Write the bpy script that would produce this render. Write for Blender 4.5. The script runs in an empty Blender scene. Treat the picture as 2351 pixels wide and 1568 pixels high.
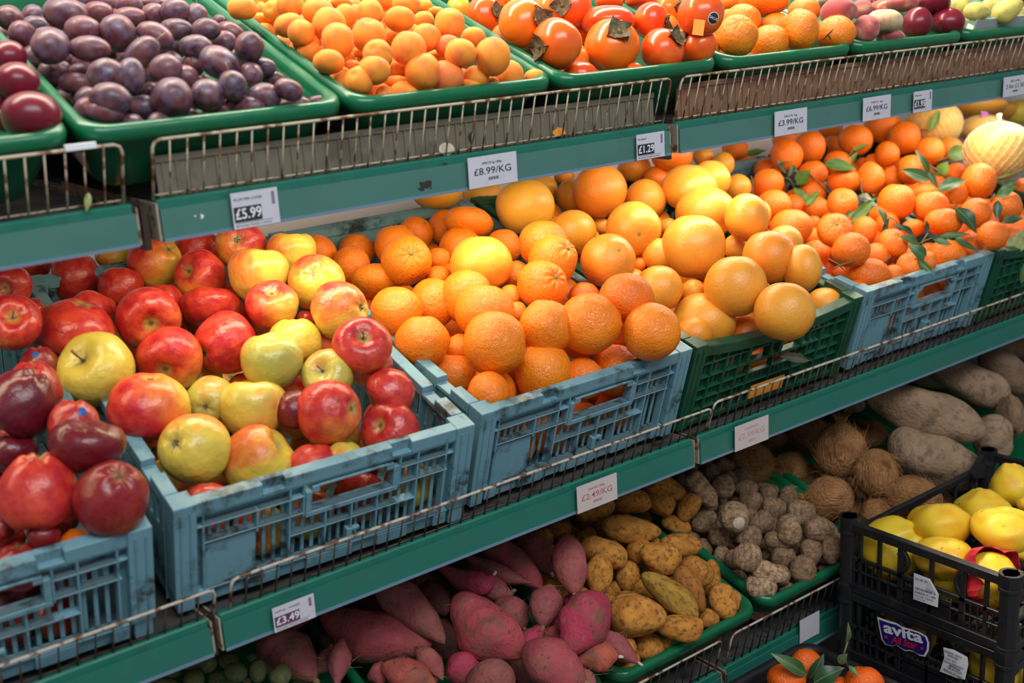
import bpy, bmesh, math, random
import numpy as np
from mathutils import Vector, Matrix, noise as mnoise
from mathutils.bvhtree import BVHTree

rng = random.Random(7)
SC = bpy.context.scene
COL = SC.collection
PI = math.pi

# ------------------------------------------------------------------ camera
IW, IH, FPX = 2351, 1568, 2724.5
def cam_axes(yaw, pitch, roll):
    f = np.array([math.sin(yaw)*math.cos(pitch), math.cos(yaw)*math.cos(pitch), -math.sin(pitch)])
    r = np.array([math.cos(yaw), -math.sin(yaw), 0.0]); d = np.cross(f, r)
    return np.array([math.cos(roll)*r+math.sin(roll)*d, -math.sin(roll)*r+math.cos(roll)*d, f])
CM = cam_axes(.6476, .2778, .0603)          # rows: right, down, forward
CP = np.array([-.5461, -1.1736, .6459])
cd = bpy.data.cameras.new('camera'); cam = bpy.data.objects.new('camera', cd); COL.objects.link(cam)
cd.sensor_width = 36.0; cd.sensor_fit = 'HORIZONTAL'; cd.lens = FPX/IW*36.0
cd.clip_start = .02; cd.clip_end = 60
mw = Matrix.Identity(4)
for i in range(3):
    mw[i][0] = CM[0][i]; mw[i][1] = -CM[1][i]; mw[i][2] = -CM[2][i]; mw[i][3] = CP[i]
cam.matrix_world = mw
cd.dof.use_dof = True; cd.dof.focus_distance = 1.72; cd.dof.aperture_fstop = 4.2
SC.camera = cam

def ray(px, py):
    return CM.T @ np.array([(px-IW/2)/FPX, (py-IH/2)/FPX, 1.0])
def atY(px, py, Y):
    d = ray(px, py); return CP + d*(Y-CP[1])/d[1]
def atX(px, py, X):
    d = ray(px, py); return CP + d*(X-CP[0])/d[0]
def atZ(px, py, Z):
    d = ray(px, py); return CP + d*(Z-CP[2])/d[2]

# ------------------------------------------------------------------ light and exposure
w = bpy.data.worlds.new('world'); SC.world = w; w.use_nodes = True
bgn = w.node_tree.nodes['Background']; bgn.inputs[0].default_value = (.84, .92, 1, 1); bgn.inputs[1].default_value = .36
def area(name, loc, target, sx, sy, power, color):
    l = bpy.data.lights.new(name, 'AREA'); l.shape = 'RECTANGLE'; l.size = sx; l.size_y = sy; l.energy = power; l.color = color
    o = bpy.data.objects.new(name, l); COL.objects.link(o); o.location = loc
    o.rotation_euler = (Vector(target)-Vector(loc)).to_track_quat('-Z', 'Y').to_euler()
    return o
area('shop_front_daylight', (-.1, -1.9, 2.2), (.6, .2, .1), 2.4, .9, 62, (.93, .97, 1))
area('ceiling_tube_light', (.7, .38, 1.45), (.7, .22, .5), 2.8, .12, 52, (1, .9, .74))
area('under_shelf_light', (.28, .17, .425), (.28, .20, 0), .66, .05, 2.3, (1, .86, .6))
area('under_shelf_light', (1.42, .17, .425), (1.42, .20, 0), 1.4, .05, 5.2, (1, .87, .66))
area('under_shelf_light', (-.55, .17, .425), (-.55, .20, 0), .8, .05, 1.6, (1, .86, .6))
vs = SC.view_settings
vs.view_transform = 'Standard'; vs.look = 'None'; vs.exposure = 0.06; vs.gamma = 1.0; vs.use_curve_mapping = False
SC.cycles.use_denoising = True
SC.cycles.max_bounces = 6

# ------------------------------------------------------------------ node helper
class N:
    def __init__(s, name):
        s.m = bpy.data.materials.new(name); s.m.use_nodes = True
        s.t = s.m.node_tree; s.b = s.t.nodes['Principled BSDF']
        s.tc = s.t.nodes.new('ShaderNodeTexCoord'); s.oi = s.t.nodes.new('ShaderNodeObjectInfo')
        s._v = None
    def link(s, a, b): s.t.links.new(a, b)
    def vec(s):
        if s._v is None:
            mu = s.math('MULTIPLY', s.oi.outputs['Random'], 41.0)
            a = s.t.nodes.new('ShaderNodeVectorMath'); a.operation = 'ADD'
            s.link(s.tc.outputs['Object'], a.inputs[0]); s.link(mu, a.inputs[1]); s._v = a.outputs[0]
        return s._v
    def setin(s, sock, v):
        if isinstance(v, bpy.types.NodeSocket): s.link(v, sock)
        elif isinstance(v, (tuple, list)) and len(v) == 3 and sock.type == 'RGBA': sock.default_value = (*v, 1)
        else: sock.default_value = v
    def math(s, op, a, b=0.0, clamp=False):
        n = s.t.nodes.new('ShaderNodeMath'); n.operation = op; n.use_clamp = clamp
        s.setin(n.inputs[0], a); s.setin(n.inputs[1], b); return n.outputs[0]
    def noise(s, scale, detail=2.0, vec=None, rough=.5, dist=0.0):
        n = s.t.nodes.new('ShaderNodeTexNoise'); n.inputs['Scale'].default_value = scale
        n.inputs['Detail'].default_value = detail; n.inputs['Roughness'].default_value = rough; n.inputs['Distortion'].default_value = dist
        s.link(vec if vec is not None else s.vec(), n.inputs['Vector']); return n.outputs['Fac']
    def voro(s, scale, vec=None, feature='F1'):
        n = s.t.nodes.new('ShaderNodeTexVoronoi'); n.feature = feature; n.inputs['Scale'].default_value = scale
        s.link(vec if vec is not None else s.vec(), n.inputs['Vector']); return n.outputs['Distance']
    def stretch(s, x, y, z, vec=None):
        n = s.t.nodes.new('ShaderNodeVectorMath'); n.operation = 'MULTIPLY'
        s.link(vec if vec is not None else s.vec(), n.inputs[0]); n.inputs[1].default_value = (x, y, z); return n.outputs[0]
    def ramp(s, f, *stops):
        n = s.t.nodes.new('ShaderNodeValToRGB'); s.setin(n.inputs[0], f)
        e = n.color_ramp.elements
        while len(e) < len(stops): e.new(.5)
        for q, (p, c) in zip(e, stops):
            q.position = p; q.color = (c, c, c, 1) if isinstance(c, (int, float)) else (*c, 1)
        return n.outputs['Color']
    def rng(s, f, a, b, c=0.0, d=1.0):
        n = s.t.nodes.new('ShaderNodeMapRange'); s.setin(n.inputs[0], f)
        for i, v in enumerate((a, b, c, d)): s.setin(n.inputs[i+1], v)
        n.interpolation_type = 'SMOOTHSTEP'; return n.outputs[0]
    def mix(s, f, a, b, mode='MIX'):
        n = s.t.nodes.new('ShaderNodeMix'); n.data_type = 'RGBA'; n.blend_type = mode
        s.setin(n.inputs[0], f); s.setin(n.inputs[6], a); s.setin(n.inputs[7], b); return n.outputs[2]
    def sep(s, v):
        n = s.t.nodes.new('ShaderNodeSeparateXYZ'); s.link(v, n.inputs[0]); return n.outputs
    def colr(s):
        n = s.t.nodes.new('ShaderNodeSeparateColor'); s.link(s.oi.outputs['Color'], n.inputs[0]); return n.outputs
    def bump(s, h, strength, dist=.1):
        n = s.t.nodes.new('ShaderNodeBump'); n.inputs['Strength'].default_value = strength; n.inputs['Distance'].default_value = dist
        s.link(h, n.inputs['Height']); s.link(n.outputs[0], s.b.inputs['Normal'])
    def out(s, color, rough=.5, spec=.5, coat=0.0, metal=0.0, sheen=0.0):
        s.setin(s.b.inputs['Base Color'], color); s.setin(s.b.inputs['Roughness'], rough)
        s.b.inputs['Specular IOR Level'].default_value = spec; s.b.inputs['Coat Weight'].default_value = coat
        s.b.inputs['Coat Roughness'].default_value = .15
        s.b.inputs['Metallic'].default_value = metal; s.b.inputs['Sheen Weight'].default_value = sheen
        return s.m
def plain(name, c, rough=.5, spec=.5, metal=0.0, emit=None, var=.0):
    n = N(name)
    if var:
        c = n.mix(n.rng(n.noise(9, 4), .3, .75), c, tuple(v*(1-var) for v in c))
    m = n.out(c, rough, spec, metal=metal)
    if emit: n.b.inputs['Emission Color'].default_value = (*emit[0], 1); n.b.inputs['Emission Strength'].default_value = emit[1]
    return m

# ------------------------------------------------------------------ materials
M = {}
def m_apple():
    n = N('apple_skin'); c = n.colr(); o = n.sep(n.tc.outputs['Object'])
    base = n.mix(c[1], (.40, .37, .075), (.76, .53, .065))
    base = n.mix(n.rng(n.noise(2.2, 3), .35, .7), base, n.mix(.35, base, (.45, .36, .05)))
    streak = n.noise(1.0, 3, n.stretch(6, 6, .8), .6)
    f = n.math('ADD', n.math('MULTIPLY', n.noise(1.0, 2), .62), n.math('MULTIPLY', streak, .26))
    f = n.math('ADD', f, n.math('MULTIPLY', o[0], .30))
    f = n.math('ADD', f, n.math('MULTIPLY', n.math('SUBTRACT', c[0], .5), 1.02))
    red = n.mix(n.rng(n.noise(2.5, 3), .3, .7), (.62, .055, .025), (.44, .014, .022))
    red = n.mix(c[2], red, (.105, .004, .012))
    mid = n.mix(c[2], (.74, .25, .04), red)
    col = n.mix(n.rng(f, .30, .56), base, mid)
    col = n.mix(n.rng(f, .44, .80), col, red)
    rad = n.math('SQRT', n.math('ADD', n.math('MULTIPLY', o[0], o[0]), n.math('MULTIPLY', o[1], o[1])))
    col = n.mix(n.math('MULTIPLY', n.rng(n.math('ADD', rad, n.math('MULTIPLY', n.noise(5, 2), .12)), .18, .40, .75, 0), n.math('SUBTRACT', 1.0, c[2], True)), col, (.36, .30, .08))
    col = n.mix(n.rng(rad, .03, .14, .8, 0), col, (.07, .05, .025))
    dots = n.math('MULTIPLY', n.rng(n.voro(15), .05, .10, .35, 0), n.math('SUBTRACT', 1.0, c[2], True))
    col = n.mix(dots, col, n.mix(.5, col, (.85, .68, .35)))
    n.bump(n.noise(3, 2), .08, .1)
    return n.out(col, n.rng(n.noise(3, 3), .2, .8, .25, .42), .45, coat=.12)
def m_citrus(name, strength, scale, blush):
    n = N(name); oc = n.oi.outputs['Color']
    col = n.mix(n.rng(n.noise(1.3, 3), .3, .75), oc, n.mix(.55, oc, blush))
    col = n.mix(n.rng(n.voro(scale), .0, .35, .30, 0), col, n.mix(.5, col, blush))
    o = n.sep(n.tc.outputs['Object'])
    rad = n.math('SQRT', n.math('ADD', n.math('MULTIPLY', o[0], o[0]), n.math('MULTIPLY', o[1], o[1])))
    tip = n.math('MULTIPLY', n.rng(rad, .03, .11, .85, 0), n.rng(o[2], 0, .1))
    col = n.mix(tip, col, (.20, .17, .06))
    spots = n.math('MULTIPLY', n.rng(n.voro(3.1), .02, .05, .8, 0), n.rng(n.noise(2, 1), .5, .6))
    col = n.mix(spots, col, (.16, .09, .03))
    h = n.math('ADD', n.rng(n.voro(scale), .05, .5), n.math('MULTIPLY', n.noise(6, 3), .3))
    n.bump(h, strength, .045)
    return n.out(col, .34, .5)
def m_plum():
    n = N('plum_skin'); c = n.colr()
    base = n.mix(c[0], (.026, .009, .024), (.15, .020, .026))
    base = n.mix(n.rng(n.noise(1.2, 3), .4, .72), base, (.17, .045, .03))
    bl = n.math('MULTIPLY', n.rng(n.noise(1.6, 4, None, .6), .32, .72), c[1])
    col = n.mix(bl, base, (.155, .115, .175))
    col = n.mix(n.rng(n.voro(17), .04, .10, .35, 0), col, (.35, .2, .16))
    return n.out(col, n.rng(n.noise(3, 3), .3, .7, .30, .52), .5)
def m_apricot():
    n = N('apricot_skin'); oc = n.oi.outputs['Color']; o = n.sep(n.tc.outputs['Object'])
    col = n.mix(n.rng(n.noise(1.1, 2), .42, .8), oc, (.76, .16, .035))
    col = n.mix(n.rng(n.noise(2.3, 4), .55, .8, 0, .5), col, (.86, .36, .05))
    col = n.mix(n.rng(n.voro(5), .02, .06, .6, 0), col, (.45, .16, .04))
    n.bump(n.noise(20, 3), .05, .03)
    return n.out(col, .62, .3, sheen=.05)
def m_kaki():
    n = N('persimmon_skin'); oc = n.oi.outputs['Color']
    col = n.mix(n.rng(n.noise(1.1, 3), .48, .85), oc, (.80, .17, .012))
    sc = n.math('MULTIPLY', n.rng(n.voro(4), .02, .06, 1, 0), n.rng(n.noise(1.7, 2), .48, .55))
    col = n.mix(sc, col, (.02, .012, .01))
    return n.out(col, .24, .5, coat=.1)
def m_peach(name, a, b, lo, hi, rough, sheen):
    n = N(name)
    f = n.math('ADD', n.noise(1.1, 3), n.math('MULTIPLY', n.noise(1, 3, n.stretch(5, 5, 1)), .25))
    col = n.mix(n.rng(n.math('ADD', f, n.math('MULTIPLY', n.math('SUBTRACT', n.colr()[0], .5), .6)), lo, hi), a, b)
    return n.out(col, rough, .4, sheen=sheen)
def m_pear():
    n = N('pear_skin'); col = n.mix(n.rng(n.noise(1.6, 4), .4, .7), (.58, .52, .12), (.45, .36, .10))
    col = n.mix(n.rng(n.voro(12), .05, .14, .5, 0), col, (.22, .14, .05)); return n.out(col, .5, .4)
def m_earth(name, a, b, dirt, amt, bumpy, scale=1.0, rings=False, spots=0.0):
    n = N(name); oc = n.oi.outputs['Color']
    col = n.mix(n.rng(n.noise(1.4*scale, 4), .35, .7), a, b)
    col = n.mix(1.0, col, oc, 'MULTIPLY')
    if rings:
        z = n.math('ADD', n.math('MULTIPLY', n.sep(n.tc.outputs['Object'])[2], 15), n.math('MULTIPLY', n.noise(2.5, 2), 9))
        rg = n.math('SINE', z)
        col = n.mix(n.rng(rg, .1, .9, 0, .38), col, dirt)
    d = n.rng(n.noise(2.3*scale, 6, None, .60), .53-amt*.2, .66)
    col = n.mix(n.math('MULTIPLY', d, .7), col, dirt)
    if spots:
        col = n.mix(n.math('MULTIPLY', n.rng(n.voro(6*scale), .05, .16, 1, 0), spots), col, dirt)
    n.bump(n.math('ADD', n.noise(7*scale, 6, None, .6), n.math('MULTIPLY', d, -.3)), bumpy, .09)
    return n.out(col, .78, .22)
def m_sweet():
    n = N('sweet_potato_skin'); oc = n.oi.outputs['Color']
    col = n.mix(n.rng(n.noise(28, 4), .35, .7), oc, n.mix(.6, oc, (.26, .04, .06)))
    col = n.mix(n.rng(n.noise(24, 8, None, .70), .47, .66, 0, .85), col, (.17, .085, .05))
    col = n.mix(n.rng(n.noise(55, 5, None, .65), .58, .74, 0, .32), col, (.42, .22, .16))
    col = n.mix(n.rng(n.noise(150, 4, None, .6), .58, .68, 0, .6), col, (.12, .05, .035))
    col = n.mix(n.rng(n.voro(70), .06, .13, .7, 0), col, (.04, .022, .016))
    n.bump(n.math('ADD', n.noise(45, 6, None, .6), n.math('MULTIPLY', n.noise(160, 3), .3)), .55, .008)
    return n.out(col, .70, .25)
def m_coco():
    n = N('coconut_husk'); v = n.stretch(16, 16, 1.2)
    col = n.mix(n.rng(n.noise(1, 4, v), .3, .7), (.36, .155, .055), (.56, .29, .12))
    col = n.mix(n.rng(n.noise(1.2, 3), .45, .75), col, (.20, .075, .03))
    n.bump(n.noise(1, 4, v), .6, .1); return n.out(col, .85, .15)
def m_quince():
    n = N('quince_skin'); oc = n.oi.outputs['Color']
    col = n.mix(n.rng(n.noise(1.3, 3), .4, .75), oc, (.72, .36, .015))
    br = n.math('MULTIPLY', n.rng(n.noise(4.5, 5, n.stretch(1.6, .6, 1), .6), .62, .68), n.rng(n.noise(1.1, 1), .45, .6))
    col = n.mix(br, col, (.20, .09, .02))
    col = n.mix(n.rng(n.voro(14), .03, .09, .5, 0), col, (.30, .2, .04))
    return n.out(col, .42, .4)
def m_plastic(name, c, dirt, rough=.4, amt=.5, sc=1.0):
    n = N(name); v = n.tc.outputs['Object']
    col = n.mix(n.rng(n.noise(17*sc, 8, v, .68), .50, .66, 0, amt), c, dirt)
    col = n.mix(n.rng(n.noise(60*sc, 3, v), .55, .75, 0, amt*.6), col, tuple(x*.6+.05 for x in c))
    return n.out(col, n.rng(n.noise(25, 3, v), .3, .7, rough-.08, rough+.15), .4)
def m_rust(name, c, r, amt):
    n = N(name); v = n.tc.outputs['Object']
    g = n.t.nodes.new('ShaderNodeNewGeometry'); p = g.outputs['Position']
    col = n.mix(n.rng(n.noise(70, 4, p), .62-amt*.3, .72-amt*.2), c, r)
    return n.out(col, .5, .5, metal=.0)
M['apple'] = m_apple()
M['orange'] = m_citrus('orange_peel', .30, 19, (.80, .17, .005))
M['grapefruit'] = m_citrus('grapefruit_peel', .15, 26, (.80, .25, .02))
M['mandarin'] = m_citrus('mandarin_peel', .30, 15, (.82, .15, .004))
M['pomelo'] = m_citrus('pomelo_peel', .2, 26, (.75, .50, .10))
M['plum'] = m_plum(); M['apricot'] = m_apricot(); M['persimmon'] = m_kaki()
M['peach'] = m_peach('flat_peach_skin', (.68, .50, .27), (.40, .07, .07), .42, .85, .65, .25)
M['nectarine'] = m_peach('nectarine_skin', (.50, .10, .04), (.15, .008, .02), .3, .65, .28, 0)
M['pear'] = m_pear()
M['potato'] = m_earth('potato_skin', (.62, .275, .05), (.45, .175, .03), (.085, .04, .018), .28, .24, 1.3, spots=.22)
M['eddoe'] = m_earth('eddoe_skin', (.60, .375, .215), (.42, .245, .135), (.15, .088, .05), .3, .6, 1.2, True)
M['yam'] = m_earth('yam_skin', (.42, .285, .18), (.33, .215, .13), (.16, .11, .075), .12, .5, 1.2, spots=.3)
M['feijoa'] = m_earth('feijoa_skin', (.13, .15, .05), (.18, .18, .08), (.07, .06, .035), .2, .15, spots=.2)
M['sweet'] = m_sweet(); M['coconut'] = m_coco(); M['quince'] = m_quince()
M['stem'] = plain('dry_stem', (.20, .11, .04), .8); M['stem_pale'] = plain('pale_stem', (.50, .34, .10), .7)
M['button'] = plain('stem_button', (.18, .20, .06), .8)
M['calyx_dark'] = plain('dark_calyx', (.045, .030, .018), .9)
M['calyx'] = plain('dry_calyx', (.17, .125, .055), .85, var=.6)
M['cut'] = plain('cut_root_flesh', (.62, .52, .40), .8, var=.25)
M['fibre'] = plain('coconut_fibre', (.56, .25, .085), .85)
M['rootlet'] = plain('dry_rootlet', (.24, .14, .07), .9)
def m_leaf():
    n = N('citrus_leaf'); oc = n.oi.outputs['Color']
    o = n.sep(n.tc.outputs['Object'])
    vein = n.rng(n.math('ABSOLUTE', o[1]), .006, .03, .6, 0)
    col = n.mix(n.rng(n.noise(4, 3), .3, .7), oc, n.mix(.5, oc, (.02, .06, .02)))
    col = n.mix(vein, col, (.22, .30, .10)); return n.out(col, .38, .45)
M['leaf'] = m_leaf(); M['twig'] = plain('green_twig', (.13, .13, .05), .7)
M['blue'] = m_plastic('blue_crate_plastic', (.145, .295, .355), (.022, .025, .022), .38, .95)
M['green_crate'] = m_plastic('green_crate_plastic', (.006, .070, .036), (.010, .014, .010), .38, .6)
M['black_crate'] = m_plastic('black_crate_plastic', (.012, .012, .014), (.03, .028, .026), .34, .4)
M['tray'] = m_plastic('green_tray_plastic', (.005, .125, .050), (.03, .06, .03), .28, .25)
M['shelf'] = m_plastic('green_shelf_enamel', (.012, .14, .095), (.03, .05, .04), .4, .35)
M['rail'] = m_plastic('teal_price_rail', (.062, .175, .145), (.05, .13, .11), .34, .35, .5)
M['rail2'] = m_plastic('sea_green_price_rail', (.020, .150, .115), (.03, .12, .09), .3, .3, .5)
M['railedge'] = plain('clear_rail_edge', (.14, .22, .30), .25)
M['deck'] = m_plastic('grey_shelf_deck', (.07, .07, .066), (.015, .016, .012), .6, .9)
M['wire'] = m_rust('rusty_cream_wire', (.50, .40, .28), (.16, .06, .02), .5)
M['wire_dark'] = m_rust('rusted_wire', (.09, .045, .025), (.04, .02, .012), .5)
M['wire_rim'] = m_rust('worn_wire_rim', (.50, .42, .34), (.14, .05, .02), .45)
M['wire_black'] = m_rust('black_wire', (.022, .018, .015), (.06, .03, .015), .3)
M['bracket'] = m_rust('steel_bracket', (.32, .26, .20), (.10, .045, .02), .4)
M['post'] = plain('dark_brown_post', (.035, .018, .012), .5)
M['board'] = m_plastic('grey_brown_riser_board', (.17, .145, .10), (.06, .045, .03), .6, .5)
M['board2'] = m_plastic('brown_riser_board', (.25, .125, .07), (.08, .045, .028), .6, .5)
M['card'] = plain('pale_carton', (.60, .52, .38), .7); M['cardgrey'] = plain('grey_carton', (.34, .36, .38), .6)
M['paper'] = m_plastic('label_paper', (.56, .54, .60), (.45, .43, .48), .6, .3)
M['paper_pink'] = m_plastic('pinkish_label_paper', (.56, .47, .45), (.46, .40, .38), .6, .3)
M['ink'] = plain('black_ink', (.02, .02, .025), .6); M['ink_purple'] = plain('purple_ink', (.11, .03, .07), .6)
M['ink_red'] = plain('faded_red_ink', (.42, .14, .14), .6); M['ink_faint'] = plain('faint_red_ink', (.48, .30, .29), .6)
M['ink_grey'] = plain('grey_ink', (.16, .15, .17), .6)
M['white'] = plain('white_print', (.75, .75, .78), .5); M['sticker_blue'] = plain('blue_sticker', (.02, .08, .33), .35)
M['navy'] = plain('navy_label', (.018, .012, .16), .35); M['red_print'] = plain('red_print', (.75, .02, .015), .4)
M['orange_paper'] = plain('orange_paper', (.80, .30, .03), .7)
M['red_paper'] = plain('red_tissue_paper', (.62, .015, .03), .6, var=.25)
M['net'] = plain('pale_net', (.80, .66, .42), .5); M['purple'] = plain('purple_tag', (.38, .08, .45), .5)
M['grime'] = m_plastic('grimy_blue_plastic', (.075, .125, .14), (.018, .017, .015), .7, 1.0, 1.6)
M['soil'] = plain('dry_soil', (.035, .024, .016), .95)
M['wall'] = plain('off_white_back_panel', (.62, .56, .58), .6, var=.1)
M['floor'] = plain('worn_grey_floor', (.13, .125, .12), .7, var=.4)
M['tube'] = plain('lit_tube', (1, .9, .7), .4, emit=((1, .86, .6), 3.0))

# ------------------------------------------------------------------ object helpers
def link(name, data, parent=None):
    o = bpy.data.objects.new(name, data); COL.objects.link(o)
    if parent is not None: o.parent = parent
    return o
def tag(o, label=None, cat=None, group=None, kind=None):
    if label: o['label'] = label
    if cat: o['category'] = cat
    if group: o['group'] = group
    if kind: o['kind'] = kind
    return o
def thing(name, label, cat, loc=(0, 0, 0), rot=(0, 0, 0), group=None):
    o = link(name, None); o.location = loc; o.rotation_euler = rot; o.empty_display_size = .02
    return tag(o, label, cat, group)
def to_mesh(bm, name, mat, smooth=False):
    me = bpy.data.meshes.new(name); bm.normal_update(); bm.to_mesh(me); bm.free()
    for m in (mat if isinstance(mat, list) else [mat]): me.materials.append(m)
    if smooth: me.polygons.foreach_set('use_smooth', [True]*len(me.polygons))
    return me
def pydata(name, v, f, mat, smooth=True):
    me = bpy.data.meshes.new(name); me.from_pydata([tuple(map(float, q)) for q in v], [], f); me.materials.append(mat)
    if smooth: me.polygons.foreach_set('use_smooth', [True]*len(me.polygons))
    me.update(); return me
def box(bm, x0, x1, y0, y1, z0, z1):
    v = [bm.verts.new((x, y, z)) for z in (z0, z1) for y in (y0, y1) for x in (x0, x1)]
    for f in ((0, 2, 3, 1), (4, 5, 7, 6), (0, 1, 5, 4), (2, 6, 7, 3), (0, 4, 6, 2), (1, 3, 7, 5)): bm.faces.new([v[i] for i in f])
def boxes(lst):
    bm = bmesh.new()
    for b in lst: box(bm, *b)
    return bm
def bevel(o, wd, seg=1):
    m = o.modifiers.new('edge', 'BEVEL'); m.width = wd; m.segments = seg; m.limit_method = 'ANGLE'; m.angle_limit = .6
    return o
def tube_data(pts, rad, seg=6, caps=True):
    pts = [Vector(p) for p in pts]; n = len(pts)
    rad = rad if hasattr(rad, '__len__') else [rad]*n
    V = []; Fc = []; up = None
    for i, p in enumerate(pts):
        t = (pts[min(i+1, n-1)]-pts[max(i-1, 0)]).normalized()
        if up is None:
            up = Vector((0, 0, 1)) if abs(t.z) < .9 else Vector((1, 0, 0))
        s = t.cross(up).normalized(); up = s.cross(t).normalized()
        for k in range(seg):
            a = 2*PI*k/seg; V.append(p+(s*math.cos(a)+up*math.sin(a))*rad[i])
    for i in range(n-1):
        for k in range(seg):
            k2 = (k+1) % seg; Fc.append((i*seg+k, i*seg+k2, (i+1)*seg+k2, (i+1)*seg+k))
    if caps: Fc.append(tuple(range(seg))[::-1]); Fc.append(tuple((n-1)*seg+k for k in range(seg)))
    return V, Fc
def tube(name, pts, rad, mat, parent=None, seg=6):
    V, Fc = tube_data(pts, rad, seg); return link(name, pydata(name, V, Fc, mat), parent)
def merge(parts):
    V = []; Fc = []
    for v, f in parts:
        k = len(V); V += list(v); Fc += [tuple(i+k for i in q) for q in f]
    return V, Fc
def nz(p, s=1.0, seed=0.0):
    return mnoise.noise(Vector((p[0]*s+seed, p[1]*s-seed*.7, p[2]*s+seed*1.3)))
def ball(name, mat, fn, nu=36, nv=24):
    """closed fruit body: fn(theta, phi) -> local point"""
    V = [fn(0.0, 0.0)]; Fc = []
    for i in range(1, nv):
        for k in range(nu): V.append(fn(PI*i/nv, 2*PI*k/nu))
    V.append(fn(PI, 0.0)); e = len(V)-1
    for k in range(nu):
        k2 = (k+1) % nu
        Fc.append((0, 1+k, 1+k2)); Fc.append((e, e-nu+k2, e-nu+k))
        for i in range(nv-2): Fc.append((1+i*nu+k, 1+(i+1)*nu+k, 1+(i+1)*nu+k2, 1+i*nu+k2))
    return pydata(name, V, Fc, mat)
ORD = 'zeroth first second third fourth fifth sixth seventh eighth ninth tenth eleventh twelfth thirteenth fourteenth fifteenth sixteenth seventeenth eighteenth nineteenth twentieth'.split()
def nth(i): return ORD[i] if i < len(ORD) else 'number %d' % i
# ------------------------------------------------------------------ setting
tag(link('floor', to_mesh(boxes([(-4, 6, -5, 2, -.745, -.695)]), 'floor', M['floor'])), kind='structure')
tag(link('wall_back', to_mesh(boxes([(-4, 6, .70, .78, -.695, 2.4)]), 'wall_back', M['wall'])), kind='structure')
tag(link('ceiling', to_mesh(boxes([(-4, 6, -1.0, .78, 2.4, 2.45)]), 'ceiling', M['wall'])), kind='structure')

# ------------------------------------------------------------------ shelves
def shelf(x0, x1, yf, zt, label, rail):
    t = thing('gondola_shelf', label, 'shelf', (x0, yf, zt)); L = x1-x0
    def part(nm, lst, mat, bv=0):
        o = link(nm, to_mesh(boxes(lst), nm, mat), t)
        if bv: bevel(o, bv)
        return o
    part('deck', [(0, L, .012, .655-yf, -.024, -.006)], M['deck'])
    part('front_lip', [(0, L, 0, .012, -.010, .002), (0, L, 0, .006, -.036, -.010)], M['shelf'], .002)
    r = part('price_rail', [(.001, L-.001, -.005, -.001, -.0395, -.0075)], rail)
    link('rail_edge', to_mesh(boxes([(.001, L-.001, -.0065, -.0005, -.042, -.0385)]), 'rail_edge', M['railedge']), r)
    for xb in (-.0028, L+.0002): part('end_bracket', [(xb, xb+.0026, -.003, .30, -.041, -.001)], M['bracket'])
    return t
TOPX = [(-1.0, -.113), (-.088, .664), (.682, 2.6)]
MIDX = [(-1.0, -.1085), (-.0955, .6685), (.681, 2.6)]
shelf(*TOPX[0], .032, .467, 'green top shelf section holding the dark red plums and the left of the purple plums', M['rail'])
TOPS = shelf(*TOPX[1], .032, .467, 'green top shelf section under the purple plums, apricots and persimmons', M['rail'])
shelf(*TOPX[2], .032, .467, 'long green top shelf section under the oranges, peaches and pears', M['rail'])
shelf(*MIDX[0], 0, 0, 'green middle shelf section under the dark red apples', M['rail2'])
shelf(*MIDX[1], 0, 0, 'green middle shelf section under the mixed apples and navel oranges', M['rail2'])
shelf(*MIDX[2], 0, 0, 'green middle shelf section under the grapefruits and leafy mandarins', M['rail2'])
shelf(*MIDX[0], -.05, -.373, 'green bottom shelf section under the small green feijoas', M['rail2'])
shelf(*MIDX[1], -.05, -.373, 'green bottom shelf section under the sweet potatoes and potatoes', M['rail2'])
shelf(*MIDX[2], -.05, -.373, 'green bottom shelf section under the eddoes, coconuts and yams', M['rail2'])
for x, lb in ((-.1, 'dark brown upright post of the shelving beside the mixed apples'), (.675, 'dark brown upright post of the shelving behind the grapefruits')):
    for k in range(1):
        o = link('upright_post', to_mesh(boxes([(x-.004, x+.006, .62, .654, -.694, .9), (x-.004, x+.006, .11, .62, -.694, -.66)]), 'upright_post', M['post']))
        tag(o, lb, 'post')
# thin post edge seen in each joint gap
for i, (x, y, z, lb) in enumerate(((-.1005, .05, .467, 'under the purple plum tray'), (.673, .05, .467, 'right of the persimmon tray'), (-.102, .02, 0, 'below the crate of mixed apples'),
                       (.6748, .02, 0, 'below the green grapefruit crate'), (.6748, -.03, -.373, 'below the tray of eddoes'))):
    o = link('joint_cover', to_mesh(boxes([(x-.0035, x+.0035, y-.012, y+.04, z-.05, z-.002)]), 'joint_cover', M['post']))
    tag(o, 'dark metal strip in the gap between two shelf rails '+lb, 'shelf joint')
tag(link('light_tube', to_mesh(boxes([(-.05, .62, .31, .33, .428, .440)]), 'light_tube', M['tube'])), 'glowing tube under the top shelf above the apples and oranges', 'lamp')
tag(link('light_tube', to_mesh(boxes([(.72, 2.4, .31, .33, .428, .440)]), 'light_tube', M['tube'])), 'bright warm tube under the top shelf above the mandarins', 'lamp')

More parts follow.
